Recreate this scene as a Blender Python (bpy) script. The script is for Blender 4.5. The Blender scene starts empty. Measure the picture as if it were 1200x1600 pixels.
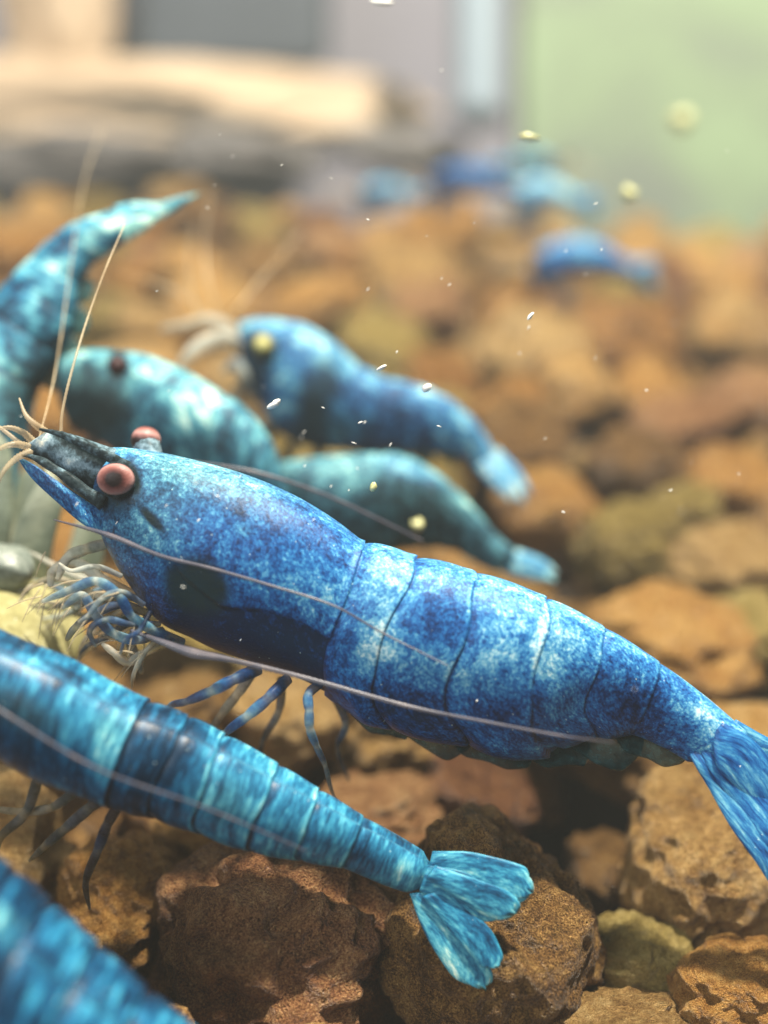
import bpy, bmesh, math, random
import numpy as np
from mathutils import Vector, Matrix, Euler, noise

# ------------------------------------------------------------------ camera, world, lights, exposure
# one Blender unit is one centimetre
SC = bpy.context.scene
SC.unit_settings.system = 'METRIC'
SC.unit_settings.scale_length = 0.01
COL = SC.collection
R = math.radians

PITCH = R(24.0)
FPX = 1846.0                       # focal length in pixels of the 1200 x 1600 photograph
CAM = np.array([0.0, 0.0, 4.0])
FWD = np.array([0.0, math.cos(PITCH), -math.sin(PITCH)])
UPV = np.array([0.0, math.sin(PITCH), math.cos(PITCH)])
RGT = np.array([1.0, 0.0, 0.0])

cam = bpy.data.cameras.new('camera')
cam_o = bpy.data.objects.new('camera', cam)
COL.objects.link(cam_o)
cam_o.location = CAM
cam_o.rotation_euler = (math.pi / 2 - PITCH, 0, 0)
cam.sensor_fit = 'HORIZONTAL'
cam.sensor_width = 24.0
cam.lens = 24.0 * FPX / 1200.0
cam.clip_start = 0.05
cam.clip_end = 500.0
cam.dof.use_dof = True
cam.dof.focus_distance = 3.46
APERTURE_RADIUS = 0.080            # cm
cam.dof.aperture_fstop = cam.lens * 1e-3 / (2 * APERTURE_RADIUS)
SC.camera = cam_o

world = bpy.data.worlds.new('World')
SC.world = world
world.use_nodes = True
wb = world.node_tree.nodes['Background']
wb.inputs[0].default_value = (0.68, 0.72, 0.76, 1)
wb.inputs[1].default_value = 0.13


def area_light(name, loc, target, size, watts, colour):
    l = bpy.data.lights.new(name, 'AREA')
    l.shape = 'DISK'
    l.size = size
    l.energy = watts
    l.color = colour
    o = bpy.data.objects.new(name, l)
    COL.objects.link(o)
    o.location = loc
    o.rotation_euler = (Vector(target) - Vector(loc)).to_track_quat('-Z', 'Y').to_euler()
    return o


# the tank lamp overhead, a little behind and to the right; soft daylight from the viewer's side
area_light('tank_lamp', (5.0, 6.0, 27.0), (0, 4.5, 1.2), 1.8, 25500, (1.0, 0.92, 0.78))
area_light('window_light', (-14.0, -12.0, 20.0), (0, 4.0, 1.0), 13.0, 5200, (0.98, 0.98, 1.0))

SC.render.engine = 'CYCLES'
SC.cycles.use_denoising = True
SC.cycles.max_bounces = 6
SC.cycles.transparent_max_bounces = 12
SC.cycles.volume_bounces = 0
SC.cycles.caustics_reflective = False
SC.cycles.caustics_refractive = False
SC.view_settings.view_transform = 'Standard'
SC.view_settings.look = 'None'
SC.view_settings.exposure = 0.0
SC.view_settings.gamma = 1.0
SC.view_settings.use_curve_mapping = False


# ------------------------------------------------------------------ helpers
def P(px, py, d):
    """A point of the place: sight line through the photograph's pixel, at a depth in cm."""
    px = np.asarray(px, float); py = np.asarray(py, float); d = np.asarray(d, float)
    a = (px - 600.0) / FPX * d
    b = -(py - 800.0) / FPX * d
    return CAM + d[..., None] * FWD + a[..., None] * RGT + b[..., None] * UPV


def pchip(x, y, q):
    """Shape-keeping cubic interpolation of y(x) at q; y may have columns."""
    x = np.asarray(x, float); y = np.asarray(y, float); q = np.asarray(q, float)
    if y.ndim == 1:
        y = y[:, None]; flat = True
    else:
        flat = False
    h = np.diff(x)[:, None]
    s = np.diff(y, axis=0) / h
    m = np.zeros_like(y)
    if len(x) > 2:
        a, b = s[:-1], s[1:]
        w1 = 2 * h[1:] + h[:-1]; w2 = h[1:] + 2 * h[:-1]
        ok = (a * b) > 0
        with np.errstate(divide='ignore', invalid='ignore'):
            m[1:-1] = np.where(ok, (w1 + w2) / (w1 / a + w2 / b), 0)
        m[1:-1] = np.where(ok, m[1:-1], 0.0)
    m[0] = s[0]; m[-1] = s[-1]
    i = np.clip(np.searchsorted(x, q, side='right') - 1, 0, len(x) - 2)
    hh = (x[i + 1] - x[i])[:, None]
    t = ((q - x[i]) / (x[i + 1] - x[i]))[:, None]
    out = (y[i] * (1 + 2 * t) * (1 - t) ** 2 + hh * m[i] * t * (1 - t) ** 2
           + y[i + 1] * t * t * (3 - 2 * t) + hh * m[i + 1] * t * t * (t - 1))
    return out[:, 0] if flat else out


def spline(pts, n):
    """Catmull-Rom through 3D points, n samples."""
    pts = np.asarray(pts, float)
    if len(pts) == 2:
        t = np.linspace(0, 1, n)[:, None]
        return pts[0] * (1 - t) + pts[1] * t
    ext = np.vstack([2 * pts[0] - pts[1], pts, 2 * pts[-1] - pts[-2]])
    seg = np.linspace(0, len(pts) - 1 - 1e-9, n)
    i = seg.astype(int); t = (seg - i)[:, None]
    p0, p1, p2, p3 = ext[i], ext[i + 1], ext[i + 2], ext[i + 3]
    return 0.5 * ((2 * p1) + (-p0 + p2) * t + (2 * p0 - 5 * p1 + 4 * p2 - p3) * t ** 2 + (-p0 + 3 * p1 - 3 * p2 + p3) * t ** 3)


def tag(o, label=None, cat=None, group=None, kind=None):
    if label: o['label'] = label
    if cat: o['category'] = cat
    if group: o['group'] = group
    if kind: o['kind'] = kind
    return o


def empty(name, loc):
    o = bpy.data.objects.new(name, None)
    o.empty_display_size = 0.1
    COL.objects.link(o)
    o.location = loc
    return o


def link_mesh(name, verts, faces, mat, parent=None, smooth=True, uv=None, attr=None, origin=None):
    if parent is not None:
        org = np.array(parent['_org'])
    elif origin is not None:
        org = np.asarray(origin, float)
    else:
        org = np.zeros(3)
    v = np.asarray(verts, float) - org
    me = bpy.data.meshes.new(name)
    me.from_pydata(v.tolist(), [], faces)
    if smooth:
        me.polygons.foreach_set('use_smooth', [True] * len(me.polygons))
    li = None
    if uv is not None:
        ul = me.uv_layers.new(name='UVMap')
        li = np.zeros(len(me.loops), dtype=np.int32); me.loops.foreach_get('vertex_index', li)
        ul.data.foreach_set('uv', np.asarray(uv, np.float32)[li].ravel())
    if attr is not None:
        at = me.attributes.new('pigment', 'FLOAT_COLOR', 'POINT')
        at.data.foreach_set('color', np.asarray(attr, np.float32).ravel())
    me.materials.append(mat)
    me.update()
    o = bpy.data.objects.new(name, me)
    COL.objects.link(o)
    if parent is not None:
        o.parent = parent
    elif origin is not None:
        o.location = org
    return o


def thing(name, loc, label, cat, group=None):
    o = empty(name, loc)
    o['_org'] = [float(a) for a in loc]
    tag(o, label, cat, group)
    return o


def subpart(o, parent_part):
    """Hang a finished child one level deeper."""
    o.parent = parent_part
    return o


def grid_faces(nr, nc, close=True):
    f = []
    for i in range(nr - 1):
        a = i * nc; b = (i + 1) * nc
        for j in range(nc if close else nc - 1):
            k = (j + 1) % nc
            f.append((a + j, b + j, b + k, a + k))
    return f


def loft(st, us, na, roll=0.0, shape=None, slide=None):
    """Stations (u, top px, top py, bottom px, bottom py, depth, width ratio) -> rings of points.
    Returns rings [nr, na, 3], phi [na], centre, H."""
    st = np.asarray(st, float)
    q = pchip(st[:, 0], st[:, 1:], us)
    dep = q[:, 4]; wr = q[:, 5]
    T = P(q[:, 0], q[:, 1], dep); B = P(q[:, 2], q[:, 3], dep)
    c = (T + B) / 2; hv = (T - B) / 2
    hl = np.linalg.norm(hv, axis=1)
    hd = hv / np.maximum(hl, 1e-9)[:, None]
    V = -FWD
    rl = roll if np.ndim(roll) else np.full(len(us), roll)
    cr, sr = np.cos(rl)[:, None], np.sin(rl)[:, None]
    D = cr * hd + sr * V
    S = -sr * hd + cr * V
    H = hl / np.sqrt(cr[:, 0] ** 2 + (wr * sr[:, 0]) ** 2)
    W = H * wr
    phi = np.linspace(0, 2 * math.pi, na, endpoint=False)
    a = np.cos(phi)[None, :]; b = np.sin(phi)[None, :]
    ring = np.ones((len(us), na))
    if shape is not None:
        ring = shape(np.asarray(us)[:, None], phi[None, :], q)
    pts = c[:, None, :] + (H[:, None] * a * ring)[..., None] * D[:, None, :] + (W[:, None] * b * ring)[..., None] * S[:, None, :]
    if slide is not None:
        tg = np.gradient(c, axis=0); tg /= np.linalg.norm(tg, axis=1)[:, None] + 1e-9
        pts = pts + (slide(np.asarray(us)[:, None], phi[None, :]) * H[:, None])[..., None] * tg[:, None, :]
    return pts, phi, c, H, q


def loft_mesh(name, st, us, na, mat, parent, roll=0.0, shape=None, pig=None, attr_const=None, slide=None):
    pts, phi, c, H, q = loft(st, us, na, roll, shape, slide)
    nr = len(us)
    al = np.concatenate([[0], np.cumsum(np.linalg.norm(np.diff(c, axis=0), axis=1))])
    ph = np.where(phi > math.pi, phi - 2 * math.pi, phi)
    uvx = np.repeat(al[:, None], na, 1)
    uvy = np.abs(ph)[None, :] * np.maximum(H, H.max() * .45)[:, None] + np.where(ph < 0, 3.3, 0)[None, :]
    verts = np.vstack([pts.reshape(-1, 3), pts[0].mean(0), pts[-1].mean(0)])
    uv = np.vstack([np.stack([uvx, uvy], -1).reshape(-1, 2), [[0, 0]], [[al[-1], 0]]])
    faces = grid_faces(nr, na)
    n0 = nr * na
    for j in range(na):
        k = (j + 1) % na
        faces.append((n0, j, k))
        faces.append((n0 + 1, (nr - 1) * na + k, (nr - 1) * na + j))
    col = np.zeros((nr * na + 2, 4)); col[:, 3] = 1
    if pig is not None:
        col[:nr * na, :3] = pig(np.asarray(us), ph, pts).reshape(-1, 3)
        col[-2, :3] = col[0, :3]; col[-1, :3] = col[nr * na - 1, :3]
    elif attr_const is not None:
        col[:, :3] = attr_const
    o = link_mesh(name, verts, faces, mat, parent, uv=uv, attr=col)
    return o


def tube(name, pts, rad, mat, parent, n=24, na=8, annuli=0.0, attr_const=(0.4, 0, 0), origin=None, flat=1.0):
    c = spline(pts, n)
    rad = np.asarray(rad, float)
    r = np.interp(np.linspace(0, 1, n), np.linspace(0, 1, len(rad)), rad)
    if annuli:
        r = r * (1 + annuli * np.where(np.arange(n) % 2 == 0, 1, -1))
    t = np.gradient(c, axis=0); t /= np.linalg.norm(t, axis=1)[:, None] + 1e-12
    ref = -FWD
    s = np.cross(t, ref); s /= np.linalg.norm(s, axis=1)[:, None] + 1e-9
    w = np.cross(s, t)
    ph = np.linspace(0, 2 * math.pi, na, endpoint=False)
    pp = c[:, None, :] + r[:, None, None] * (np.cos(ph)[None, :, None] * s[:, None, :] + flat * np.sin(ph)[None, :, None] * w[:, None, :])
    al = np.concatenate([[0], np.cumsum(np.linalg.norm(np.diff(c, axis=0), axis=1))])
    verts = np.vstack([pp.reshape(-1, 3), c[0] - t[0] * r[0] * .6, c[-1] + t[-1] * r[-1] * .6])
    uv = np.vstack([np.stack([np.repeat(al[:, None], na, 1), np.repeat(ph[None, :] * r.mean(), n, 0)], -1).reshape(-1, 2), [[0, 0]], [[al[-1], 0]]])
    faces = grid_faces(n, na)
    m = n * na
    for j in range(na):
        k = (j + 1) % na
        faces.append((m, j, k)); faces.append((m + 1, (n - 1) * na + k, (n - 1) * na + j))
    col = np.ones((len(verts), 4))
    ac = np.asarray(attr_const, float)
    if ac.ndim == 2:
        col[:n * na, :3] = np.repeat(ac, na, 0); col[-2, :3] = ac[0]; col[-1, :3] = ac[-1]
    else:
        col[:, :3] = ac
    return link_mesh(name, verts, faces, mat, parent, uv=uv, attr=col, origin=origin)


def ball(name, centre, axis, radii, mat, parent, nu=20, nv=14, origin=None):
    """Ellipsoid whose pole looks along axis; uv.y runs 0 at the pole to 1 at the back."""
    ax = Vector(axis).normalized()
    q = ax.to_track_quat('Z', 'Y')
    v = []; uv = []; f = []
    for i in range(nv + 1):
        th = math.pi * i / nv
        for j in range(nu):
            p = 2 * math.pi * j / nu
            l = Vector((radii[0] * math.sin(th) * math.cos(p), radii[1] * math.sin(th) * math.sin(p), radii[2] * math.cos(th)))
            v.append(np.array(q @ l) + centre); uv.append((j / nu, i / nv))
    f = grid_faces(nv + 1, nu)
    return link_mesh(name, v, f, mat, parent, uv=uv, origin=origin)


# ------------------------------------------------------------------ materials
def new_mat(name):
    m = bpy.data.materials.new(name)
    m.use_nodes = True
    nt = m.node_tree
    return m, nt, nt.nodes['Principled BSDF']


class NB:
    def __init__(self, nt): self.nt = nt
    def n(self, t, **kw):
        nd = self.nt.nodes.new(t)
        for k, v in kw.items(): setattr(nd, k, v)
        return nd
    def l(self, a, b): self.nt.links.new(a, b)
    def val(self, sock, v):
        if hasattr(v, 'links'): self.l(v, sock)
        else: sock.default_value = v
    def math(self, op, a, b=None, c=None, clamp=False):
        nd = self.n('ShaderNodeMath', operation=op, use_clamp=clamp)
        self.val(nd.inputs[0], a)
        if b is not None: self.val(nd.inputs[1], b)
        if c is not None: self.val(nd.inputs[2], c)
        return nd.outputs[0]
    def mix(self, fac, a, b, blend='MIX'):
        nd = self.n('ShaderNodeMix', data_type='RGBA', blend_type=blend)
        self.val(nd.inputs[0], fac)
        self.val(nd.inputs[6], a if hasattr(a, 'links') else (*a, 1))
        self.val(nd.inputs[7], b if hasattr(b, 'links') else (*b, 1))
        return nd.outputs[2]
    def noise(self, vec, scale, detail=3, rough=.6, dist=0.0, w=None):
        nd = self.n('ShaderNodeTexNoise')
        if vec is not None: self.l(vec, nd.inputs['Vector'])
        nd.inputs['Scale'].default_value = scale
        nd.inputs['Detail'].default_value = detail
        nd.inputs['Roughness'].default_value = rough
        nd.inputs['Distortion'].default_value = dist
        return nd.outputs['Fac']
    def ramp(self, fac, stops, interp='LINEAR'):
        nd = self.n('ShaderNodeValToRGB')
        nd.color_ramp.interpolation = interp
        e = nd.color_ramp.elements
        while len(e) > 1: e.remove(e[-1])
        e[0].position = stops[0][0]; e[0].color = (*stops[0][1], 1)
        for p, c in stops[1:]:
            x = e.new(p); x.color = (*c, 1)
        self.l(fac, nd.inputs[0])
        return nd.outputs[0]
    def mapping(self, vec, scale, loc=(0, 0, 0)):
        nd = self.n('ShaderNodeMapping')
        self.l(vec, nd.inputs[0]); nd.inputs['Scale'].default_value = scale; nd.inputs['Location'].default_value = loc
        return nd.outputs[0]


BLUE = [(0.0, (0.003, 0.011, 0.043)), (.22, (0.006, 0.036, 0.14)), (.42, (0.012, 0.098, 0.31)),
        (.58, (0.032, 0.205, 0.44)), (.76, (0.14, 0.40, 0.55)), (1.0, (0.60, 0.76, 0.76))]
CYAN = [(0.0, (0.003, 0.018, 0.045)), (.22, (0.006, 0.056, 0.13)), (.42, (0.013, 0.140, 0.27)),
        (.58, (0.038, 0.265, 0.41)), (.76, (0.13, 0.45, 0.54)), (1.0, (0.58, 0.79, 0.73))]
TEAL = [(0.0, (0.008, 0.028, 0.032)), (.3, (0.03, 0.10, 0.11)), (.55, (0.08, 0.23, 0.22)),
        (.8, (0.25, 0.50, 0.44)), (1.0, (0.66, 0.80, 0.62))]


def shell_material(name, ramp, fine=75.0, stretch=(1, 1, 1), amp=1.0, rough=.36, seed=0.0, thin=0.0):
    """Chitin shell: pigment cells scattered over a ground colour that the pigment attribute sets."""
    m, nt, bs = new_mat(name)
    b = NB(nt)
    at = b.n('ShaderNodeAttribute', attribute_name='pigment')
    sep = b.n('ShaderNodeSeparateColor'); b.l(at.outputs['Color'], sep.inputs[0])
    uv = b.n('ShaderNodeUVMap').outputs[0]
    v1 = b.mapping(uv, stretch, (seed, seed * .7, seed * .3))
    v0 = b.mapping(uv, (1, 1, 1), (seed * 1.3, seed, 0))
    n1 = b.noise(v1, fine, 4, .72)
    n2 = b.noise(v1, fine * .22, 4, .66, .4)
    n3 = b.noise(v0, 4.2, 3, .6, .5)
    grain = b.math('MULTIPLY_ADD', b.math('SUBTRACT', n1, .5), 2.0 * amp, 0.0)
    patch = b.math('MULTIPLY', b.math('SUBTRACT', n2, .5), 1.55 * amp)
    big = b.math('MULTIPLY', b.math('SUBTRACT', n3, .5), 1.0 * amp)
    t = b.math('ADD', b.math('ADD', sep.outputs[0], grain), b.math('ADD', patch, big), clamp=True)
    c1 = b.ramp(t, ramp)
    c2 = b.ramp(t, TEAL)
    col = b.mix(sep.outputs[2], c1, c2)
    # dark organs show through as blotches with ragged edges
    rag = b.math('ADD', b.math('MULTIPLY', b.math('SUBTRACT', n2, .5), 2.6), b.math('MULTIPLY', b.math('SUBTRACT', n1, .5), 2.2))
    org = b.math('MULTIPLY', sep.outputs[1], b.math('ADD', .85, rag), clamp=True)
    col = b.mix(org, col, (0.012, 0.024, 0.026))
    # scattered tiny pale pigment dots
    vo = b.n('ShaderNodeTexVoronoi'); b.l(v0, vo.inputs['Vector']); vo.inputs['Scale'].default_value = 26
    dots = b.math('LESS_THAN', vo.outputs['Distance'], .06)
    col = b.mix(b.math('MULTIPLY', dots, .55), col, (0.62, 0.78, 0.74))
    b.l(col, bs.inputs['Base Color'])
    bs.inputs['Roughness'].default_value = rough
    bs.inputs['Specular IOR Level'].default_value = .22
    bs.inputs['Subsurface Weight'].default_value = .2
    bs.inputs['Subsurface Radius'].default_value = (.02, .05, .09)
    bs.inputs['Subsurface Scale'].default_value = 1.0
    if thin: bs.inputs['Transmission Weight'].default_value = thin
    bp = b.n('ShaderNodeBump'); bp.inputs['Strength'].default_value = .35; bp.inputs['Distance'].default_value = .006
    b.l(b.math('ADD', n1, n2), bp.inputs['Height']); b.l(bp.outputs[0], bs.inputs['Normal'])
    return m


def limb_material(name, ramp, clear=.5, band=11.0):
    m, nt, bs = new_mat(name)
    b = NB(nt)
    at = b.n('ShaderNodeAttribute', attribute_name='pigment')
    sep = b.n('ShaderNodeSeparateColor'); b.l(at.outputs['Color'], sep.inputs[0])
    uv = b.n('ShaderNodeUVMap').outputs[0]
    n1 = b.noise(b.mapping(uv, (1, .35, 1)), band, 2, .6)
    n2 = b.noise(uv, 60, 3, .7)
    t = b.math('ADD', b.math('ADD', sep.outputs[0], b.math('MULTIPLY', b.math('SUBTRACT', n1, .5), 1.5)), b.math('MULTIPLY', b.math('SUBTRACT', n2, .5), .7), clamp=True)
    col = b.mix(sep.outputs[2], b.ramp(t, ramp), b.ramp(t, [(0, (.05, .07, .05)), (.4, (.2, .2, .12)), (.7, (.5, .42, .28)), (1, (.8, .78, .66))]))
    b.l(col, bs.inputs['Base Color'])
    bs.inputs['Roughness'].default_value = .3
    bs.inputs['Transmission Weight'].default_value = clear
    bs.inputs['Alpha'].default_value = .74
    bs.inputs['IOR'].default_value = 1.12
    return m


def antenna_material():
    m, nt, bs = new_mat('antenna_horn')
    b = NB(nt)
    uv = b.n('ShaderNodeUVMap').outputs[0]
    n1 = b.noise(b.mapping(uv, (1, .2, 1)), 7, 2, .6)
    col = b.ramp(n1, [(.25, (.03, .03, .05)), (.5, (.09, .085, .11)), (.75, (.20, .17, .18))])
    b.l(col, bs.inputs['Base Color'])
    bs.inputs['Roughness'].default_value = .35
    bs.inputs['Alpha'].default_value = .66
    return m


def pale_antenna_material():
    m, nt, bs = new_mat('antenna_pale_horn')
    b = NB(nt)
    uv = b.n('ShaderNodeUVMap').outputs[0]
    n1 = b.noise(b.mapping(uv, (1, .2, 1)), 5, 2, .6)
    b.l(b.ramp(n1, [(.3, (.35, .24, .13)), (.6, (.75, .62, .40)), (.8, (.9, .85, .70))]), bs.inputs['Base Color'])
    bs.inputs['Roughness'].default_value = .35
    bs.inputs['Alpha'].default_value = .38
    return m


def eye_material(name, stops):
    m, nt, bs = new_mat(name)
    b = NB(nt)
    uv = b.n('ShaderNodeUVMap').outputs[0]
    sx = b.n('ShaderNodeSeparateXYZ'); b.l(uv, sx.inputs[0])
    tc = b.n('ShaderNodeTexCoord').outputs['Object']
    nz = b.noise(tc, 70, 3, .7)
    t = b.math('ADD', sx.outputs[1], b.math('MULTIPLY', b.math('SUBTRACT', nz, .5), .10))
    b.l(b.ramp(t, stops), bs.inputs['Base Color'])
    bs.inputs['Roughness'].default_value = .45
    bs.inputs['Specular IOR Level'].default_value = .25
    vo = b.n('ShaderNodeTexVoronoi'); b.l(tc, vo.inputs['Vector']); vo.inputs['Scale'].default_value = 170
    bp = b.n('ShaderNodeBump'); bp.inputs['Strength'].default_value = .25; bp.inputs['Distance'].default_value = .002
    b.l(vo.outputs['Distance'], bp.inputs['Height']); b.l(bp.outputs[0], bs.inputs['Normal'])
    return m


def head_material():
    """Dark mottled, half-clear front of the head."""
    m, nt, bs = new_mat('head_front_shell')
    b = NB(nt)
    at = b.n('ShaderNodeAttribute', attribute_name='pigment')
    sep = b.n('ShaderNodeSeparateColor'); b.l(at.outputs['Color'], sep.inputs[0])
    tc = b.n('ShaderNodeTexCoord').outputs['Object']
    n1 = b.noise(tc, 45, 4, .7); n2 = b.noise(tc, 16, 3, .6)
    t = b.math('ADD', sep.outputs[0], b.math('ADD', b.math('MULTIPLY', b.math('SUBTRACT', n1, .5), 1.1), b.math('MULTIPLY', b.math('SUBTRACT', n2, .5), .9)), clamp=True)
    col = b.ramp(t, [(0, (.006, .012, .014)), (.3, (.03, .045, .05)), (.5, (.10, .16, .19)), (.7, (.25, .36, .42)), (.88, (.50, .58, .56)), (1, (.75, .74, .62))])
    b.l(col, bs.inputs['Base Color'])
    bs.inputs['Roughness'].default_value = .3
    b.l(b.math('MULTIPLY', sep.outputs[2], .7), bs.inputs['Transmission Weight'])
    bs.inputs['IOR'].default_value = 1.1
    bp = b.n('ShaderNodeBump'); bp.inputs['Strength'].default_value = .3; bp.inputs['Distance'].default_value = .006
    b.l(n1, bp.inputs['Height']); b.l(bp.outputs[0], bs.inputs['Normal'])
    return m


def stone_material(name, stops, green=.25):
    m, nt, bs = new_mat(name)
    b = NB(nt)
    tc = b.n('ShaderNodeTexCoord').outputs['Object']
    oi = b.n('ShaderNodeObjectInfo')
    off = b.n('ShaderNodeVectorMath', operation='ADD')
    sc = b.n('ShaderNodeVectorMath', operation='SCALE'); b.l(oi.outputs['Location'], sc.inputs[0]); sc.inputs['Scale'].default_value = 3.7
    b.l(tc, off.inputs[0]); b.l(sc.outputs[0], off.inputs[1])
    v = off.outputs[0]
    big = b.noise(v, 3.2, 4, .6, .6)
    mid = b.noise(v, 14, 5, .68, .3)
    fine = b.noise(v, 60, 4, .75)
    t = b.math('ADD', b.math('MULTIPLY', big, .60), b.math('ADD', b.math('MULTIPLY', mid, .45), b.math('MULTIPLY', b.math('SUBTRACT', fine, .5), 1.25)))
    t = b.math('ADD', t, b.math('MULTIPLY', b.math('SUBTRACT', oi.outputs['Random'], .5), .30))
    col = b.ramp(t, stops)
    alg = b.noise(v, 5.5, 4, .65, .8)
    col = b.mix(b.math('MULTIPLY', b.math('SUBTRACT', alg, .52, clamp=True), 3.2 * green, clamp=True), col, (.10, .11, .018))
    vo = b.n('ShaderNodeTexVoronoi'); b.l(v, vo.inputs['Vector']); vo.inputs['Scale'].default_value = 17; vo.inputs['Randomness'].default_value = 1
    pit = b.math('SUBTRACT', 1.0, b.math('MULTIPLY', vo.outputs['Distance'], 3.6), clamp=True)
    pit = b.math('MULTIPLY', pit, b.math('MULTIPLY', b.math('SUBTRACT', mid, .45, clamp=True), 5, clamp=True))
    col = b.mix(b.math('MULTIPLY', pit, .6), col, (.035, .018, .010))
    b.l(col, bs.inputs['Base Color'])
    bs.inputs['Roughness'].default_value = .40
    bs.inputs['Specular IOR Level'].default_value = .5
    h = b.math('ADD', b.math('MULTIPLY', mid, 1.1), b.math('MULTIPLY', fine, .35))
    h = b.math('SUBTRACT', h, b.math('MULTIPLY', pit, .8))
    bp = b.n('ShaderNodeBump'); bp.inputs['Strength'].default_value = 1.0; bp.inputs['Distance'].default_value = .075
    b.l(h, bp.inputs['Height']); b.l(bp.outputs[0], bs.inputs['Normal'])
    return m


def plain_material(name, stops, scale=1.0, rough=.6, alpha=1.0, trans=0.0, bump=.0, emit=None):
    m, nt, bs = new_mat(name)
    b = NB(nt)
    tc = b.n('ShaderNodeTexCoord').outputs['Object']
    n1 = b.noise(tc, scale, 5, .6, .3)
    b.l(b.ramp(n1, stops), bs.inputs['Base Color'])
    bs.inputs['Roughness'].default_value = rough
    bs.inputs['Alpha'].default_value = alpha
    bs.inputs['Transmission Weight'].default_value = trans
    if bump:
        bp = b.n('ShaderNodeBump'); bp.inputs['Strength'].default_value = bump; bp.inputs['Distance'].default_value = .05
        b.l(b.noise(tc, scale * 8, 4, .7), bp.inputs['Height']); b.l(bp.outputs[0], bs.inputs['Normal'])
    return m


M = {}
M['main'] = shell_material('blue_shell', BLUE, fine=115, stretch=(1, .8, 1), amp=.68, seed=1.7)
M['cyan'] = shell_material('cyan_streaked_shell', CYAN, fine=52, stretch=(1.3, .22, 1), amp=.74, seed=5.1)
M['deep'] = shell_material('deep_blue_streaked_shell', CYAN, fine=34, stretch=(1.2, .2, 1), amp=1.0, seed=9.4)
M['aqua'] = shell_material('aqua_mottled_shell', CYAN, fine=24, stretch=(1, .7, 1), amp=1.0, seed=3.3, rough=.55)
M['far'] = shell_material('distant_blue_shell', BLUE, fine=26, amp=.85, seed=7.0, rough=.6)
M['fan'] = shell_material('blue_fan_blade', BLUE, fine=64, stretch=(.25, 1.1, 1), amp=.68, seed=2.2)
M['fan_cyan'] = shell_material('cyan_fan_blade', CYAN, fine=44, stretch=(.38, 1.0, 1), amp=.8, seed=4.2)
M['limb'] = limb_material('banded_limb', BLUE)
M['limb_dark'] = limb_material('dark_limb', BLUE, .15)
M['flap'] = limb_material('swimmeret_skin', TEAL, .25)
M['antenna'] = antenna_material()
M['antenna_pale'] = pale_antenna_material()
M['eye'] = eye_material('pink_eye', [(0, (.006, .003, .003)), (.13, (.012, .005, .005)), (.19, (.10, .030, .026)), (.28, (.24, .095, .082)), (.40, (.40, .22, .20)), (.48, (.20, .09, .08)), (.56, (.03, .015, .015)), (.8, (.02, .012, .012))])
M['eye_yellow'] = eye_material('yellow_lit_eye', [(0, (.62, .60, .26)), (.13, (.45, .42, .15)), (.24, (.10, .10, .04)), (.4, (.012, .014, .02)), (1, (.01, .012, .02))])
M['eye_dark'] = eye_material('dark_eye', [(0, (.05, .02, .02)), (.3, (.03, .012, .014)), (1, (.01, .012, .02))])
M['head'] = head_material()
S_BROWN = [(.16, (0.024, 0.011, 0.003)), (.34, (0.130, 0.060, 0.017)), (.50, (0.335, 0.178, 0.051)), (.66, (0.583, 0.356, 0.122)), (.88, (0.864, 0.648, 0.318))]
S_ORANGE = [(.16, (0.049, 0.017, 0.004)), (.34, (0.259, 0.106, 0.021)), (.50, (0.540, 0.259, 0.058)), (.66, (0.734, 0.432, 0.133)), (.88, (0.880, 0.691, 0.360))]
S_OLIVE = [(.16, (0.032, 0.022, 0.005)), (.34, (0.162, 0.106, 0.021)), (.50, (0.367, 0.259, 0.064)), (.66, (0.605, 0.454, 0.148)), (.88, (0.842, 0.691, 0.339))]
S_RED = [(.16, (0.024, 0.009, 0.004)), (.34, (0.119, 0.045, 0.019)), (.50, (0.292, 0.124, 0.048)), (.66, (0.518, 0.281, 0.117)), (.88, (0.778, 0.540, 0.276))]
M['stone'] = [stone_material('brown_lava_stone', S_BROWN), stone_material('orange_lava_stone', S_ORANGE, .15),
              stone_material('olive_lava_stone', S_OLIVE, .35), stone_material('red_brown_lava_stone', S_RED, .15)]
M['bed'] = plain_material('dark_silt', [(.3, (.012, .008, .004)), (.6, (.04, .024, .012)), (.8, (.07, .042, .02))], 3, .9, bump=.4)

# ------------------------------------------------------------------ the gravel bed
A_ = P(600, 1600, 3.52); B_ = P(0, 300, 11.2); C_ = P(1200, 405, 10.2)
BN = np.cross(C_ - A_, B_ - A_); BN /= np.linalg.norm(BN)
if BN[2] < 0: BN = -BN
BX = np.cross(np.array([0, 1.0, 0]), BN); BX /= np.linalg.norm(BX)
BY = np.cross(BN, BX)


def bed_hit(px, py, lift=0.0):
    d1 = P(px, py, 1.0) - CAM
    t = np.dot(A_ + BN * lift - CAM, BN) / np.dot(d1, BN)
    return CAM + d1 * t, t


def project(p):
    r = np.asarray(p) - CAM
    d = r @ FWD
    return 600 + FPX * (r @ RGT) / d, 800 - FPX * (r @ UPV) / d, d


def bed_pt(a, b_, lift=0.0):
    return A_ + BX * a + BY * b_ + BN * lift


LEN = np.dot((B_ + C_) / 2 - A_, BY)
random.seed(11)
v = []
NXB, NYB = 40, 40
for i in range(NYB + 1):
    for j in range(NXB + 1):
        a = -9 + 18 * j / NXB; b_ = -3.5 + (LEN + 3.3) * i / NYB
        v.append(bed_pt(a, b_, -.58 + .12 * noise.noise(Vector((a, b_, 0)))))
f = grid_faces(NYB + 1, NXB + 1, False)
bed = link_mesh('gravel_bed', v, f, M['bed'])
tag(bed, 'dark silt under the gravel on the tank floor', 'tank floor', kind='structure')


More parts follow.
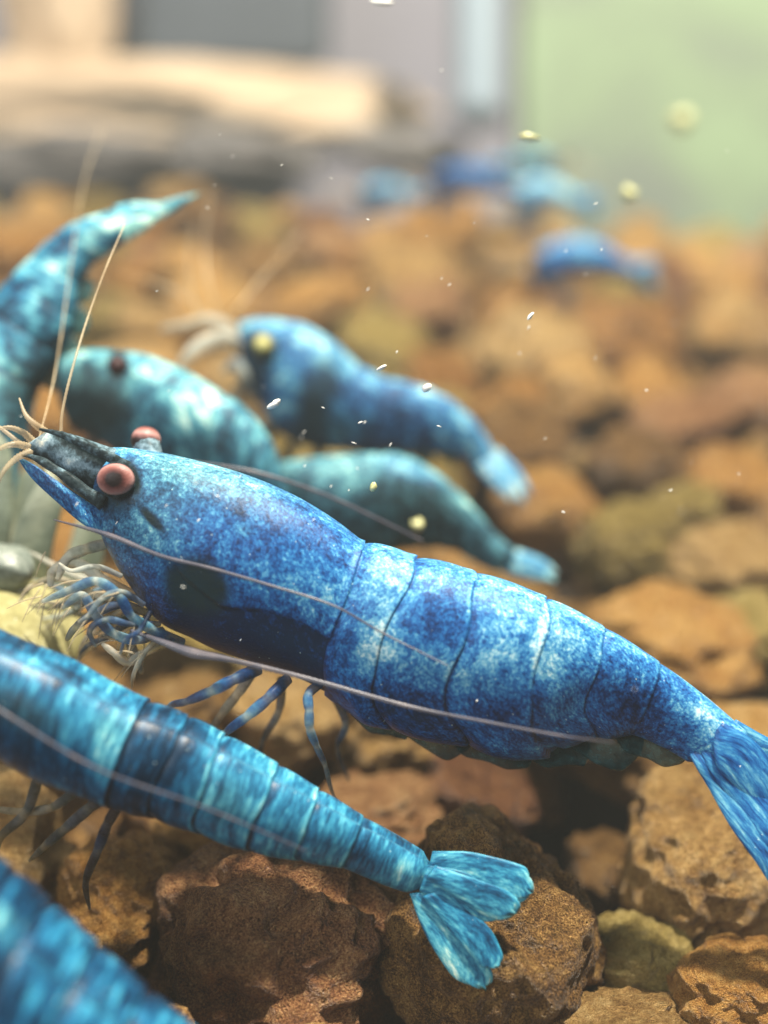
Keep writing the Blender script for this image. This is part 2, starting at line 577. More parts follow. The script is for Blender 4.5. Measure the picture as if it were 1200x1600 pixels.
def stone_mesh(name, seed, sub, rough=.20):
    bm = bmesh.new()
    bmesh.ops.create_icosphere(bm, subdivisions=sub, radius=1.0)
    rnd = random.Random(seed)
    o = Vector((rnd.uniform(-50, 50), rnd.uniform(-50, 50), rnd.uniform(-50, 50)))
    planes = []
    for k in range(7):
        n = Vector((rnd.gauss(0, 1), rnd.gauss(0, 1), rnd.gauss(0, 1))).normalized()
        planes.append((n, rnd.uniform(.66, .92)))
    for vt in bm.verts:
        p = vt.co.normalized()
        r = 1.0
        for n, dd in planes:
            c = p.dot(n)
            if c > .01:
                lim = dd / c
                if lim < r: r = r * .28 + lim * .72
        r += rough * 1.0 * noise.fractal(p * 1.5 + o, 1.0, 2.0, 3)
        r += rough * .38 * noise.fractal(p * 5.5 + o, .9, 2.1, 4)
        vt.co = p * r
    me = bpy.data.meshes.new(name)
    bm.to_mesh(me); bm.free()
    me.polygons.foreach_set('use_smooth', [True] * len(me.polygons))
    return me


def put_stone(me, mat, p, radii, rot, label, group=None, kind=None):
    o = bpy.data.objects.new('pebble', me)
    COL.objects.link(o)
    o.location = p
    o.scale = radii
    o.rotation_euler = rot
    if len(me.materials) == 0: me.materials.append(mat)
    o.material_slots[0].link = 'OBJECT'
    o.material_slots[0].material = mat
    tag(o, label, 'pebble', group, kind)
    return o


def relief_textures():
    a = bpy.data.textures.new('crumble', 'CLOUDS'); a.noise_scale = .13; a.noise_depth = 3; a.noise_basis = 'ORIGINAL_PERLIN'
    c = bpy.data.textures.new('pits', 'VORONOI'); c.noise_scale = .20; c.distance_metric = 'DISTANCE'; c.noise_intensity = 1.1
    return a, c


TX_CRUMBLE, TX_PITS = relief_textures()


def rough_up(o, lv):
    sb = o.modifiers.new('finer', 'SUBSURF'); sb.subdivision_type = 'SIMPLE'; sb.levels = lv; sb.render_levels = lv
    for tx, st, mid in ((TX_PITS, .08, .45), (TX_CRUMBLE, .11, .5)):
        d = o.modifiers.new('relief', 'DISPLACE'); d.texture = tx; d.strength = st; d.mid_level = mid; d.texture_coords = 'LOCAL'


# stones one can pick out near the lens: pixel centre, half sizes in pixels, colour, lift, label
NEAR = [
    (775, 1480, 160, 190, 0, .06, 'big brown pitted pebble under the tail fan of the cyan shrimp'),
    (440, 1475, 215, 190, 3, .04, 'large red-brown pebble below the middle of the cyan shrimp'),
    (185, 1420, 110, 120, 1, .02, 'orange pebble between the cyan shrimp and the bottom left shrimp'),
    (1118, 1345, 140, 150, 0, .08, 'rough dark brown pebble under the tail of the big blue shrimp'),
    (985, 1500, 100, 78, 2, -.05, 'flat olive green pebble right of the cyan tail fan'),
    (1165, 1570, 110, 95, 1, .05, 'ochre pebble in the bottom right corner'),
    (955, 1365, 75, 70, 0, -.30, 'dark brown pebble deep in the gap right of the cyan tail fan'),
    (965, 1610, 120, 60, 0, .02, 'tan pebble cut by the bottom edge, right of the cyan tail fan'),
    (575, 1290, 120, 70, 3, -.08, 'shaded brown pebble between the cyan shrimp and the big blue shrimp'),
    (735, 1250, 95, 75, 3, -.12, 'shaded red-brown pebble below the swimmerets of the big blue shrimp'),
    (300, 1250, 100, 80, 1, -.15, 'orange brown pebble under the legs of the big blue shrimp'),
    (1050, 1010, 125, 85, 1, .06, 'orange pebble just above the rear back of the big blue shrimp'),
    (1160, 1010, 90, 80, 2, .02, 'yellow-brown pebble at the right edge above the tail of the big blue shrimp'),
    (1125, 880, 90, 70, 0, .04, 'brown pebble at the right edge, two above the blue tail'),
    (990, 855, 85, 72, 2, .04, 'olive pebble right of the teal shrimp tail'),
    (850, 800, 85, 70, 1, .03, 'bright orange pebble between the two blurred tails in the middle'),
    (1000, 740, 95, 60, 0, .03, 'tan pebble right of the orange one behind the shrimp tails'),
    (1140, 760, 85, 62, 1, .03, 'tan-orange pebble at the right edge halfway up'),
    (1075, 665, 110, 48, 3, .0, 'long flat reddish pebble in the right middle distance'),
    (895, 610, 62, 55, 1, .08, 'small sunlit peach pebble right of the blurred blue shrimp'),
    (970, 530, 95, 68, 1, .06, 'large blurred orange pebble in the right middle distance'),
]
placed = []
random.seed(4)
for k, (cx, cy, hx, hy, ci, lift, label) in enumerate(NEAR):
    p, d = bed_hit(cx, cy, lift)
    s = d / FPX
    me = stone_mesh('pebble', 100 + k, 4, .20)
    rx = hx * s * 1.04; ry = hy * s * 1.04
    so_ = put_stone(me, M['stone'][ci], p, (rx, (rx + ry) / 2 * .95, ry), (R(-12) + random.uniform(-.25, .25), random.uniform(-.3, .3), random.uniform(-.5, .5)), label)
    if cy > 1200 and lift > -.1: rough_up(so_, 2)
    elif cy > 840: rough_up(so_, 1)
    placed.append((np.dot(p - A_, BX), np.dot(p - A_, BY), (rx + ry) / 2 * .9))

# the other stones: seeded spots kept apart, smaller ones let in where the big ones leave room
lib = [stone_mesh('pebble', 300 + k, 4 if k < 10 else 3, .22) for k in range(14)]
rnd = random.Random(21)
spots = list(placed)


def in_pit(px, py):
    """The hollow left open under the rear half of the big shrimp."""
    return ((px - 915) / 135) ** 2 + ((py - 1262) / 135) ** 2 < 1 or ((px - 470) / 110) ** 2 + ((py - 1175) / 50) ** 2 < 1


extra = []
COLNAME = ['brown', 'orange', 'olive', 'red-brown']
for rmin, rmax, tries in ((.27, .34, 900), (.21, .27, 2600), (.14, .20, 5000)):
    for _ in range(tries):
        a = rnd.uniform(-5.2, 5.2); b_ = rnd.uniform(-.9, LEN + .1)
        p = bed_pt(a, b_)
        px, py, d = project(p)
        if d < 2.2 or px < -260 or px > 1460 or py > 1850: continue
        if in_pit(px, py): continue
        r = rnd.uniform(rmin, rmax)
        if any((a - x) ** 2 + (b_ - y) ** 2 < ((r + q) * .90) ** 2 for x, y, q in spots): continue
        spots.append((a, b_, r))
        extra.append((a, b_, r, px, py, d))
LAND = [('the pale tip of the raised tail', 290, 310), ('the far bright blue shrimp', 905, 425), ('the leftmost far shrimp', 600, 310), ('the far pale blue shrimp', 855, 320),
        ('the yellow-eyed shrimp feelers', 290, 520), ('the back of the yellow-eyed shrimp', 600, 590), ('the head of the yellow-eyed shrimp', 440, 510), ('the tail of the yellow-eyed shrimp', 800, 750),
        ('the tail of the teal shrimp', 850, 900), ('the large blurred orange pebble', 970, 530), ('the small sunlit peach pebble', 895, 610), ('the long flat reddish pebble', 1075, 665),
        ('the back of the big blue shrimp', 850, 930), ('the blue tail at the right edge', 1180, 1180), ('the cyan tail fan', 740, 1430), ('the middle of the cyan shrimp', 400, 1250),
        ('the legs of the big blue shrimp', 430, 1130), ('the climbing shrimp', 60, 400), ('the right end of the gravel', 1150, 430), ('the left end of the gravel', 80, 310), ('the dark front rocks', 1110, 1340), ('the bottom left shrimp', 150, 1500)]


def where_is(px, py):
    n, x, y = min(LAND, key=lambda l: math.hypot(px - l[1], (py - l[2]) * 1.3))
    dx, dy = px - x, py - y
    r = math.hypot(dx, dy)
    q = 'just ' if r < 65 else ('' if r < 130 else 'well ')
    if abs(dx) > 2.4 * abs(dy): w = 'right of' if dx > 0 else 'left of'
    elif abs(dy) > 2.4 * abs(dx): w = 'below' if dy > 0 else 'above'
    else: w = ('below and ' if dy > 0 else 'above and ') + ('right of' if dx > 0 else 'left of')
    return q + w + ' ' + n


heap = []
for a, b_, r, px, py, d in extra:
    vis = -50 < px < 1250 and 250 < py < 1660
    ci = rnd.choices((0, 1, 2, 3), (4, 4.2, 1.6, 2))[0]
    p = bed_pt(a, b_, rnd.uniform(-.20, .12) + (.30 - r) * -.3)
    me = lib[rnd.randrange(10)] if d < 8 else lib[rnd.randrange(14)]
    sx = rnd.uniform(.92, 1.25); sy = rnd.uniform(.92, 1.15); sz = rnd.uniform(.78, 1.05)
    rad = (r * sx * 1.05, r * sy * 1.05, r * sz); rot = (rnd.uniform(-.4, .4), rnd.uniform(-.4, .4), rnd.uniform(0, 6.28))
    if not vis:
        heap.append((p, rad, rot)); continue
    soft = 'blurred ' if d > 5 else ''
    size = 'small ' if r < .22 else ('' if r < .30 else 'large ')
    g = 'far gravel pebbles' if d > 8.2 else ('middle distance gravel pebbles' if py < 1000 else 'front gravel pebbles')
    o = put_stone(me, M['stone'][ci], p, rad, rot, size + soft + COLNAME[ci] + ' pebble ' + where_is(px, py), g)
    if d < 5.2: rough_up(o, 1)
# the layer below, seen only through the gaps: one heap of small gravel
rnd = random.Random(5)
hv, hf = [], []


def mesh_arrays(me):
    co = np.zeros(len(me.vertices) * 3); me.vertices.foreach_get('co', co)
    ix = np.zeros(len(me.loops), dtype=np.int32); me.loops.foreach_get('vertex_index', ix)
    return co.reshape(-1, 3), ix.reshape(-1, 3)


low = [mesh_arrays(stone_mesh('chip', 500 + k, 2, .3)) for k in range(8)]
fin = [mesh_arrays(m) for m in lib[10:14]]
n0 = 0


def heap_add(arr, p, rad, rot):
    global n0
    co, ix = arr
    m = np.array(Euler(rot).to_matrix())
    hv.append((co * np.array(rad)) @ m.T + p); hf.append(ix + n0); n0 += len(co)


for k in range(520):
    a = rnd.uniform(-6.5, 6.5); b_ = rnd.uniform(-2.2, LEN + .3)
    r = rnd.uniform(.18, .30)
    qx, qy, _ = project(bed_pt(a, b_))
    if in_pit(qx, qy): continue
    heap_add(low[k % 8], bed_pt(a, b_, rnd.uniform(-.52, -.38)), (r, r * rnd.uniform(.8, 1.1), r * rnd.uniform(.7, 1)), (rnd.uniform(-1, 1), rnd.uniform(-1, 1), rnd.uniform(0, 6.28)))
for k, (p, rad, rot) in enumerate(heap): heap_add(fin[k % 4], p, rad, rot)
me = bpy.data.meshes.new('gravel')
me.from_pydata(np.vstack(hv).tolist(), [], np.vstack(hf).tolist())
me.polygons.foreach_set('use_smooth', [True] * len(me.polygons))
me.materials.append(M['stone'][0])
go = bpy.data.objects.new('gravel', me); COL.objects.link(go)
tag(go, 'small brown gravel filling the gaps under the pebbles', 'gravel', kind='stuff')

# ------------------------------------------------------------------ shrimps
def seg_us(nc, ns, nseg=6, u0=0.0):
    """Ring positions: dense carapace, then each abdominal ring with a sharp step at its rear edge."""
    us = list(np.linspace(u0, .999, nc))
    for k in range(1, nseg + 1):
        us += list(k + .001 + (.998) * np.linspace(0, 1, ns))
    return np.array(us)


def smooth(x, a, b):
    t = np.clip((x - a) / (b - a), 0, 1)
    return t * t * (3 - 2 * t)


def body_shape(step=.05, lobe=.07, crease=None, nose=.10):
    def fn(u, phi, q):
        f = u - np.floor(u)
        ph = np.abs(np.where(phi > math.pi, phi - 2 * math.pi, phi))
        m = np.ones(np.broadcast(u, phi).shape)
        ab = (u >= 1) & (u < 7)
        ring = 1 - step * (1 - .45 * smooth(ph, 1.3, 2.2)) * np.exp(-f / .10) + .020 * np.sin(math.pi * f) + .012 * smooth(f, .80, .97) * (u < 6)
        m = np.where(ab, ring, m)
        # side plates hang down as rounded lobes
        w = np.exp(-((ph - 2.25) / .38) ** 2)
        m = np.where(ab & (u < 6), m * (1 + lobe * w * (np.sqrt(np.clip(np.sin(math.pi * np.clip(f, 0.001, .999)), 0, 1)) - .55)), m)
        # flatter belly
        m = m * (1 - .10 * smooth(ph, 2.5, 3.14))
        m = m * (1 - .30 * smooth(u, 6.86, 7.0))
        # carapace rim
        rim = np.where(u < 1, .014 * smooth(u, .955, .995), 0)
        m = m + rim
        if crease is not None:
            m = m * crease(u, ph, q)
        return m
    return fn


def ring_slide(amount=1.0):
    """Side plates sweep back below, the flank of each ring bows forward."""
    def fn(u, phi):
        ph = np.abs(np.where(phi > math.pi, phi - 2 * math.pi, phi))
        on = smooth(u, .80, 1.3) * (1 - smooth(u, 5.2, 6.2))
        return amount * on * (.30 * smooth(ph, 1.75, 2.7) - .10 * np.exp(-((ph - 1.45) / .55) ** 2) + .03 * np.sin(ph * 5 + u * 3))
    return fn


def generic_pig(base=.42, top=.22, belly=-.28, teal=0.0, edge=.22, spots=(), per_seg=None):
    def fn(us, ph, pts):
        u = us[:, None]; p = np.abs(ph)[None, :]
        f = u - np.floor(u)
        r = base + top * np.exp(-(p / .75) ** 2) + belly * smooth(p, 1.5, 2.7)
        if per_seg is not None:
            r = r + np.interp(us, per_seg[0], per_seg[1])[:, None]
        r = r + np.where(u < 7, edge * smooth(f, .90, .97) * (1 - smooth(f, .975, .995) * 1.6) - .15 * np.exp(-f / .05) * (u > .99), 0)
        g = np.zeros_like(r); b = np.full_like(r, teal)
        px, py, d = project(pts)
        for (cx, cy, rx, ry, ang, dr, dg, db) in spots:
            ca, sa = math.cos(R(ang)), math.sin(R(ang))
            ex = ((px - cx) * ca + (py - cy) * sa) / rx; ey = (-(px - cx) * sa + (py - cy) * ca) / ry
            w = np.exp(-(ex ** 2 + ey ** 2) ** 1.5)
            near = (ph[None, :] > -.3) if True else 1
            w = w * near
            r = r + dr * w; g = g + dg * w; b = b + db * w
        return np.stack([r, np.clip(g, 0, 1), np.clip(b, 0, 1)], -1)
    return fn


def blade(parent, name, st, mat, pigv=(.6, 0, 0), n=36, na=48, roll=0.0, label=None, taper=.88):
    st = np.asarray(st, float)
    if st.shape[1] == 5:      # top px py, bottom px py, depth -> add u and thickness
        u = np.linspace(0, 1, len(st))
        hl = np.hypot(st[:, 0] - st[:, 2], st[:, 1] - st[:, 3]) / 2
        wr = np.clip(5.0 / np.maximum(hl, 2), .05, .6)
        st = np.column_stack([u, st, wr])
    us = np.linspace(st[0, 0], st[-1, 0], n)

    def shp(u, phi, q):
        t = np.clip((u - st[0, 0]) / (st[-1, 0] - st[0, 0]), 0, 1)
        e = np.sqrt(np.clip(1 - np.clip((t - taper) / (1 - taper), 0, 1) ** 2, 0.0004, 1))
        return e * (1 + .035 * smooth(t, .6, .9) * np.cos(phi * 9)) + 0 * phi
    def pg(us, ph, pts):
        u = ((us - us[0]) / (us[-1] - us[0]))[:, None]
        p = np.abs(ph)[None, :]
        rays = .05 * np.cos(np.cos(p) * 9)
        r = pigv[0] - .08 + rays + .14 * smooth(u, .55, 1.0) + 0 * p
        return np.stack([r, np.full_like(r, pigv[1]), np.full_like(r, pigv[2])], -1)
    def sl(u, phi):
        t = np.clip((u - st[0, 0]) / (st[-1, 0] - st[0, 0]), 0, 1)
        c = np.cos(phi)
        return smooth(t, .70, 1.0) * (.16 * np.sin(c * 7 + st[0, 1]) + .14 * np.sin(c * 15 + st[0, 2]) + .08 * np.sin(c * 31) - .22 * c * c)
    o = loft_mesh(name, st, us, na, mat, parent, roll=roll, pig=pg, shape=shp, slide=sl)
    if label: o['label'] = label
    return o


# ---- the big blue shrimp in focus
D0 = 3.52
mainS = np.array([
    # u, top x, y, bottom x, y, depth, width ratio
    [0.00, 150, 742, 152, 800, 3.54, .55],
    [0.035, 155, 704, 158, 838, 3.54, .60],
    [0.10, 190, 700, 172, 872, 3.54, .64],
    [0.20, 243, 706, 200, 918, 3.54, .66],
    [0.35, 318, 722, 245, 975, 3.53, .68],
    [0.52, 398, 746, 310, 1022, 3.53, .70],
    [0.70, 470, 778, 390, 1052, 3.52, .70],
    [0.86, 528, 814, 452, 1070, 3.52, .70],
    [1.00, 572, 846, 492, 1088, 3.52, .70],
    [1.04, 577, 847, 500, 1094, 3.52, .70],
    [2.00, 648, 867, 568, 1132, 3.51, .70],
    [3.00, 742, 892, 690, 1162, 3.50, .70],
    [4.00, 848, 931, 820, 1184, 3.49, .68],
    [4.12, 858, 936, 842, 1176, 3.49, .67],
    [5.00, 938, 976, 905, 1150, 3.48, .64],
    [6.00, 1026, 1032, 985, 1152, 3.47, .60],
    [6.50, 1100, 1088, 1040, 1172, 3.45, .58],
    [7.00, 1182, 1158, 1086, 1200, 3.43, .58],
])
crx = np.array([120, 255, 290, 345, 420, 470, 515, 560]); cry = np.array([700, 862, 908, 951, 956, 974, 1000, 1030])


def main_mask(u, q, ph):
    """0 above the carapace fold, 1 below it, from the near flank and mirrored to the far one."""
    return None


ROLL_M = R(23)
us_main = seg_us(150, 30)
plain_pts, phi_m, _, _, _ = loft(mainS, us_main, 160, ROLL_M)
ppx, ppy, pd = project(plain_pts)
below = smooth(ppy - np.interp(ppx, crx, cry), -4, 5)
below = below * smooth(ppx, 245, 300)
half = 80
mask = np.zeros((len(us_main), 160))
mask[:, :half + 1] = below[:, :half + 1]
mask[:, 0:10] = 0
mask[:, half:] = below[:, half:half + 1]
for j in range(1, half):
    mask[:, 160 - j] = mask[:, j]
mask = np.where(us_main[:, None] < 1, mask, 0)
dist_below = ppy - np.interp(ppx, crx, cry)


def main_crease(u, ph, q):
    return 1 - .085 * mask


def main_pig(us, ph, pts):
    base = generic_pig(.37, .16, -.20, 0.0, .10, per_seg=([0, .3, .6, .99, 1.0, 1.9, 2.0, 2.9, 3.1, 3.9, 4.1, 4.9, 5.1, 6, 7],
                                                         [0.0, -.06, -.05, -.08, .05, .09, .0, .0, .06, .12, .14, .12, .04, .06, .10]),
                       spots=[(305, 915, 48, 34, 30, -.2, 1.1, .4), (250, 845, 60, 26, 45, .20, 0, .0),
                              (470, 920, 110, 48, 25, .20, 0, 0), (330, 740, 120, 26, 15, .16, 0, .35),
                              (238, 812, 26, 7, 46, -.6, 1.2, 0), (308, 918, 40, 36, 20, -.2, 1.2, .3), (208, 745, 10, 26, -15, -.4, 1.2, 0), (380, 828, 16, 11, 10, .22, 0, .2), (375, 800, 12, 8, 40, -.25, .2, 0),
                              (590, 1000, 26, 60, 20, .30, 0, 0), (600, 905, 34, 60, 20, .02, 0, .12), (178, 772, 34, 30, 0, -.3, .8, .1), (215, 800, 80, 90, 30, .05, 0, .45), (330, 760, 130, 40, 20, -.02, 0, .3), (700, 960, 160, 70, 18, .06, 0, 0), (880, 1010, 90, 60, 30, .07, 0, 0),
                              (650, 1040, 90, 40, 15, .20, 0, 0), (690, 960, 34, 50, 10, -.15, 0, 0),
                              (690, 1110, 120, 30, 15, -.16, 0, 0), (775, 1010, 30, 40, 0, .12, 0, 0),
                              (960, 1080, 60, 40, 20, -.20, 0, 0), (1010, 1120, 50, 30, 30, -.10, 0, 0),
                              (860, 1020, 30, 45, 0, .12, 0, 0), (1100, 1120, 60, 16, 42, .22, 0, 0),
                              (1160, 1165, 12, 14, 0, -.3, .5, 0), (800, 1120, 50, 30, 0, -.1, 0, 0), (560, 1080, 60, 30, 30, -.12, 0, 0)])(us, ph, pts)
    base[..., 0] -= .34 * mask
    edge = np.exp(-((dist_below + 2) / 3.0) ** 2) * (us[:, None] < 1) * (ppx > 300) * (np.abs(ph)[None, :] > .8)
    base[..., 0] -= .15 * edge
    return base


shr = thing('shrimp', P(600, 1200, 3.5), 'big deep blue shrimp in sharp focus across the middle, pink eye', 'shrimp')
loft_mesh('body', mainS, us_main, 160, M['main'], shr, ROLL_M, body_shape(.026, .09, main_crease), main_pig, slide=ring_slide())

# front of the head
blade(shr, 'antennal_scale', [(170, 805, 168, 842, 3.49), (120, 772, 128, 818, 3.46), (82, 746, 86, 782, 3.45), (50, 724, 50, 748, 3.45), (30, 714, 30, 722, 3.45)], M['main'], (.45, 0, .15))
hs = np.column_stack([np.linspace(0, 1, 6), [[225, 712, 200, 800, 3.50, .6], [168, 697, 160, 800, 3.50, .6], [122, 681, 116, 770, 3.50, .6], [84, 673, 77, 733, 3.50, .55], [56, 686, 52, 716, 3.50, .5], [30, 703, 30, 707, 3.50, .5]]])


def head_pig(us, ph, pts):
    px, py, d = project(pts)
    def seg(x0, y0, x1, y1, w):
        dx, dy = x1 - x0, y1 - y0
        t = np.clip(((px - x0) * dx + (py - y0) * dy) / (dx * dx + dy * dy), 0, 1)
        return np.exp(-(np.hypot(px - x0 - t * dx, py - y0 - t * dy) / w) ** 2)
    r = .58 + .20 * seg(60, 690, 95, 676, 12) + .12 * seg(62, 698, 130, 728, 9)
    r = r - .62 * seg(95, 678, 205, 740, 13) - .58 * seg(45, 712, 165, 785, 15) - .45 * seg(150, 760, 205, 785, 22)
    return np.stack([r, 0 * r, .10 + 0 * r], -1)


loft_mesh('head_front', hs, np.linspace(0, 1, 90), 80, M['head'], shr, R(20), pig=head_pig)
hs = np.column_stack([np.linspace(0, 1, 5), [[215, 726, 208, 740, 3.43, .6], [170, 706, 164, 720, 3.415, .6], [130, 688, 125, 700, 3.415, .6], [98, 675, 94, 684, 3.425, .6], [62, 669, 61, 672, 3.44, .6]]])
loft_mesh('rostrum', hs, np.linspace(0, 1, 60), 24, M['head'], shr, R(20), attr_const=(.28, 0, 0),
          shape=lambda u, ph, q: 1 + .30 * np.abs(((u * 9) % 1) - .0) * (np.cos(ph) > .7) * (u > .15))
hs = np.column_stack([np.linspace(0, 1, 5), [[168, 778, 156, 796, 3.42, .7], [128, 752, 119, 768, 3.415, .7], [92, 728, 85, 742, 3.42, .7], [60, 712, 56, 722, 3.43, .7], [34, 706, 33, 711, 3.44, .7]]])
loft_mesh('antennule_stalk', hs, np.linspace(0, 1, 34), 24, M['head'], shr, 0, attr_const=(.26, 0, 0),
          shape=lambda u, ph, q: 1 + .12 * np.cos(u * 19) + 0 * ph)

# eyes on their stalks
VW = -FWD
e1 = P(181, 749, 3.375); ax1 = VW - .04 * RGT + .0 * UPV
ey = ball('eye', e1, ax1, (.055, .046, .026), M['eye'], shr, 28, 20)
stk = tube('eye_stalk', [e1 - ax1 * .01, P(196, 758, 3.45), P(214, 770, 3.50)], [.055, .05, .045], M['head'], shr, 10, 14, attr_const=(.15, 0, 0))
subpart(ey, stk)
e2 = P(228, 688, 3.66); ax2 = -VW * .2 + UPV * .9 + RGT * .1
ey = ball('eye', e2, ax2, (.046, .046, .044), M['eye'], shr, 22, 16)
stk = tube('eye_stalk', [e2 - UPV * .01, P(232, 702, 3.64), P(238, 722, 3.62)], [.042, .04, .036], M['head'], shr, 8, 12, attr_const=(.5, 0, 0))
subpart(ey, stk)


def px_tube(parent, name, pts, rad, mat, n=24, na=8, pig=(.4, 0, 0), annuli=0.0, flat=1.0):
    p3 = [P(x, y, d) for x, y, d in pts]
    return tube(name, p3, rad, mat, parent, n, na, annuli, pig, flat=flat)


# antennae
px_tube(shr, 'antenna', [(205, 985, 3.36), (250, 1002, 3.34), (300, 1020, 3.32), (360, 1031, 3.30), (480, 1060, 3.28), (640, 1104, 3.26), (760, 1128, 3.22), (880, 1150, 3.16), (960, 1160, 3.08)],
        [.004, .009, .015, .0085, .0070, .006, .0045, .003, .0015], M['antenna'], 260, 8, annuli=.10)
px_tube(shr, 'antenna', [(84, 812, 3.42), (170, 836, 3.36), (250, 868, 3.32), (330, 888, 3.30), (420, 914, 3.28), (520, 946, 3.27), (600, 990, 3.26), (700, 1040, 3.22)],
        [.002, .0075, .006, .005, .0042, .0036, .003, .0015], M['antenna'], 200, 8, annuli=.08)
px_tube(shr, 'antenna', [(300, 722, 3.9), (400, 738, 3.92), (500, 770, 3.95), (580, 806, 3.98), (660, 845, 4.0)], [.005, .006, .0055, .005, .003], M['antenna'], 120, 8, annuli=.08)
px_tube(shr, 'antennule', [(95, 676, 3.5), (98, 640, 3.5), (112, 580, 3.52), (136, 500, 3.56), (165, 420, 3.62), (195, 350, 3.7)], [.006, .005, .0045, .004, .0035, .0025], M['antenna_pale'], 90, 6, annuli=.10)
px_tube(shr, 'antennule', [(40, 700, 3.5), (5, 672, 3.5), (-40, 640, 3.5), (-90, 620, 3.5)], [.008, .006, .005, .003], M['antenna_pale'], 50, 6, annuli=.08)
px_tube(shr, 'antennule', [(60, 690, 3.56), (90, 560, 3.9), (128, 300, 4.6), (160, 200, 5.0)], [.003, .0028, .0025, .002], M['antenna_pale'], 60, 6, annuli=.08)

for pts in ([(52, 690, 3.5), (36, 676, 3.48), (14, 668, 3.46), (-12, 672, 3.44)], [(44, 698, 3.46), (24, 694, 3.42), (2, 700, 3.40), (-20, 716, 3.38)],
            [(48, 706, 3.44), (26, 716, 3.42), (6, 736, 3.40), (-6, 764, 3.40)], [(70, 674, 3.48), (56, 664, 3.46), (40, 648, 3.46), (30, 622, 3.48)]):
    px_tube(shr, 'antennule', pts, [.012, .010, .007, .003], M['antenna_pale'], 30, 6, annuli=.12)

# walking legs, claws and mouth feelers
LEGS = [
    ([(405, 1045, 3.42), (365, 1062, 3.36), (330, 1080, 3.34), (292, 1096, 3.36), (262, 1106, 3.42), (238, 1150, 3.5), (224, 1230, 3.66)], [.030, .029, .026, .020, .014, .010, .006], .38, 0),
    ([(450, 1060, 3.44), (418, 1092, 3.38), (385, 1120, 3.36), (352, 1146, 3.38), (330, 1180, 3.46), (322, 1270, 3.70)], [.028, .029, .025, .018, .012, .006], .40, 0),
    ([(500, 1068, 3.44), (482, 1085, 3.40), (483, 1110, 3.38), (484, 1138, 3.38), (494, 1165, 3.42), (508, 1196, 3.5), (520, 1240, 3.6), (548, 1300, 3.78)], [.022, .024, .023, .022, .018, .013, .010, .006], .50, 0),
    ([(395, 1050, 3.62), (370, 1086, 3.62), (345, 1118, 3.66), (322, 1160, 3.72), (318, 1210, 3.8)], [.026, .026, .022, .016, .008], .60, .55),
    ([(520, 1080, 3.68), (540, 1130, 3.72), (528, 1170, 3.78), (545, 1220, 3.9)], [.024, .022, .016, .008], .25, .2),
    ([(440, 1060, 3.66), (436, 1110, 3.7), (410, 1160, 3.78), (400, 1220, 3.9)], [.024, .022, .016, .008], .22, .2),
    ([(285, 1005, 3.48), (240, 985, 3.42), (205, 962, 3.38), (185, 930, 3.36), (150, 908, 3.36), (110, 922, 3.36), (66, 940, 3.38)], [.026, .026, .024, .024, .023, .022, .010], .50, 0),
    ([(255, 985, 3.5), (215, 1000, 3.44), (178, 990, 3.42), (150, 962, 3.40), (128, 930, 3.40), (98, 950, 3.40)], [.022, .024, .024, .024, .022, .012], .45, .1),
    ([(235, 960, 3.52), (190, 945, 3.48), (150, 958, 3.46), (118, 980, 3.46), (104, 1000, 3.46)], [.020, .022, .022, .020, .012], .30, .25),
    ([(270, 1000, 3.56), (225, 1020, 3.54), (200, 1035, 3.52), (178, 1020, 3.5), (160, 1006, 3.5)], [.020, .022, .022, .020, .012], .85, .9),
    ([(210, 930, 3.56), (160, 905, 3.56), (120, 880, 3.56), (85, 890, 3.56), (78, 916, 3.56)], [.022, .028, .030, .026, .016], .80, .85),
    ([(230, 965, 3.60), (205, 1000, 3.60), (214, 1030, 3.6), (222, 1052, 3.6)], [.020, .026, .024, .014], .35, .4),
    ([(165, 850, 3.56), (135, 858, 3.56), (105, 872, 3.55), (90, 905, 3.55)], [.026, .030, .028, .014], .75, .7),
    ([(225, 945, 3.40), (190, 925, 3.36), (160, 935, 3.34), (138, 962, 3.34), (122, 972, 3.34)], [.014, .016, .016, .013, .007], .55, .35),
    ([(250, 975, 3.44), (205, 975, 3.38), (165, 968, 3.36), (140, 985, 3.36), (150, 1010, 3.38)], [.014, .016, .017, .015, .008], .35, .2),
    ([(262, 990, 3.50), (232, 1012, 3.46), (210, 1050, 3.46), (206, 1075, 3.5)], [.012, .014, .012, .006], .7, .75),
    ([(190, 900, 3.42), (150, 885, 3.40), (112, 892, 3.40), (92, 880, 3.40)], [.012, .014, .012, .006], .8, .6),
    ([(215, 935, 3.62), (150, 930, 3.66), (95, 905, 3.7), (50, 915, 3.7), (30, 940, 3.7)], [.018, .02, .018, .015, .008], .5, .8),
    ([(245, 965, 3.64), (190, 985, 3.68), (140, 1010, 3.7), (120, 1035, 3.7)], [.018, .02, .018, .009], .6, .95),
    ([(235, 955, 3.34), (218, 985, 3.30), (196, 1000, 3.30), (188, 1022, 3.32)], [.010, .012, .011, .006], .2, .1),
]
def leg(parent, pts, rad, pr, pb, thin=.60):
    """A jointed leg: pinched and pale at every joint, clear towards the tip."""
    n = 12 * (len(pts) - 1) + 1
    t = np.linspace(0, len(pts) - 1, n)
    w = np.exp(-((t - np.round(t)) / .16) ** 2) * (t > .5)
    r = np.interp(t, np.arange(len(rad)), rad) * thin * (1 - .13 * w + .05 * np.sin(np.pi * (t % 1)))
    T = t / t[-1]
    bandv = .07 * np.sin(t * 2.9 + pr * 20)
    col = np.stack([pr - .05 + .20 * w + bandv + .25 * T, 0 * t, np.clip(pb + .30 * w + .35 * T * T, 0, 1)], -1)
    p3 = [P(x, y, d) for x, y, d in pts]
    return tube('leg', p3, r, M['limb'], parent, n, 10, 0, col, flat=.8)


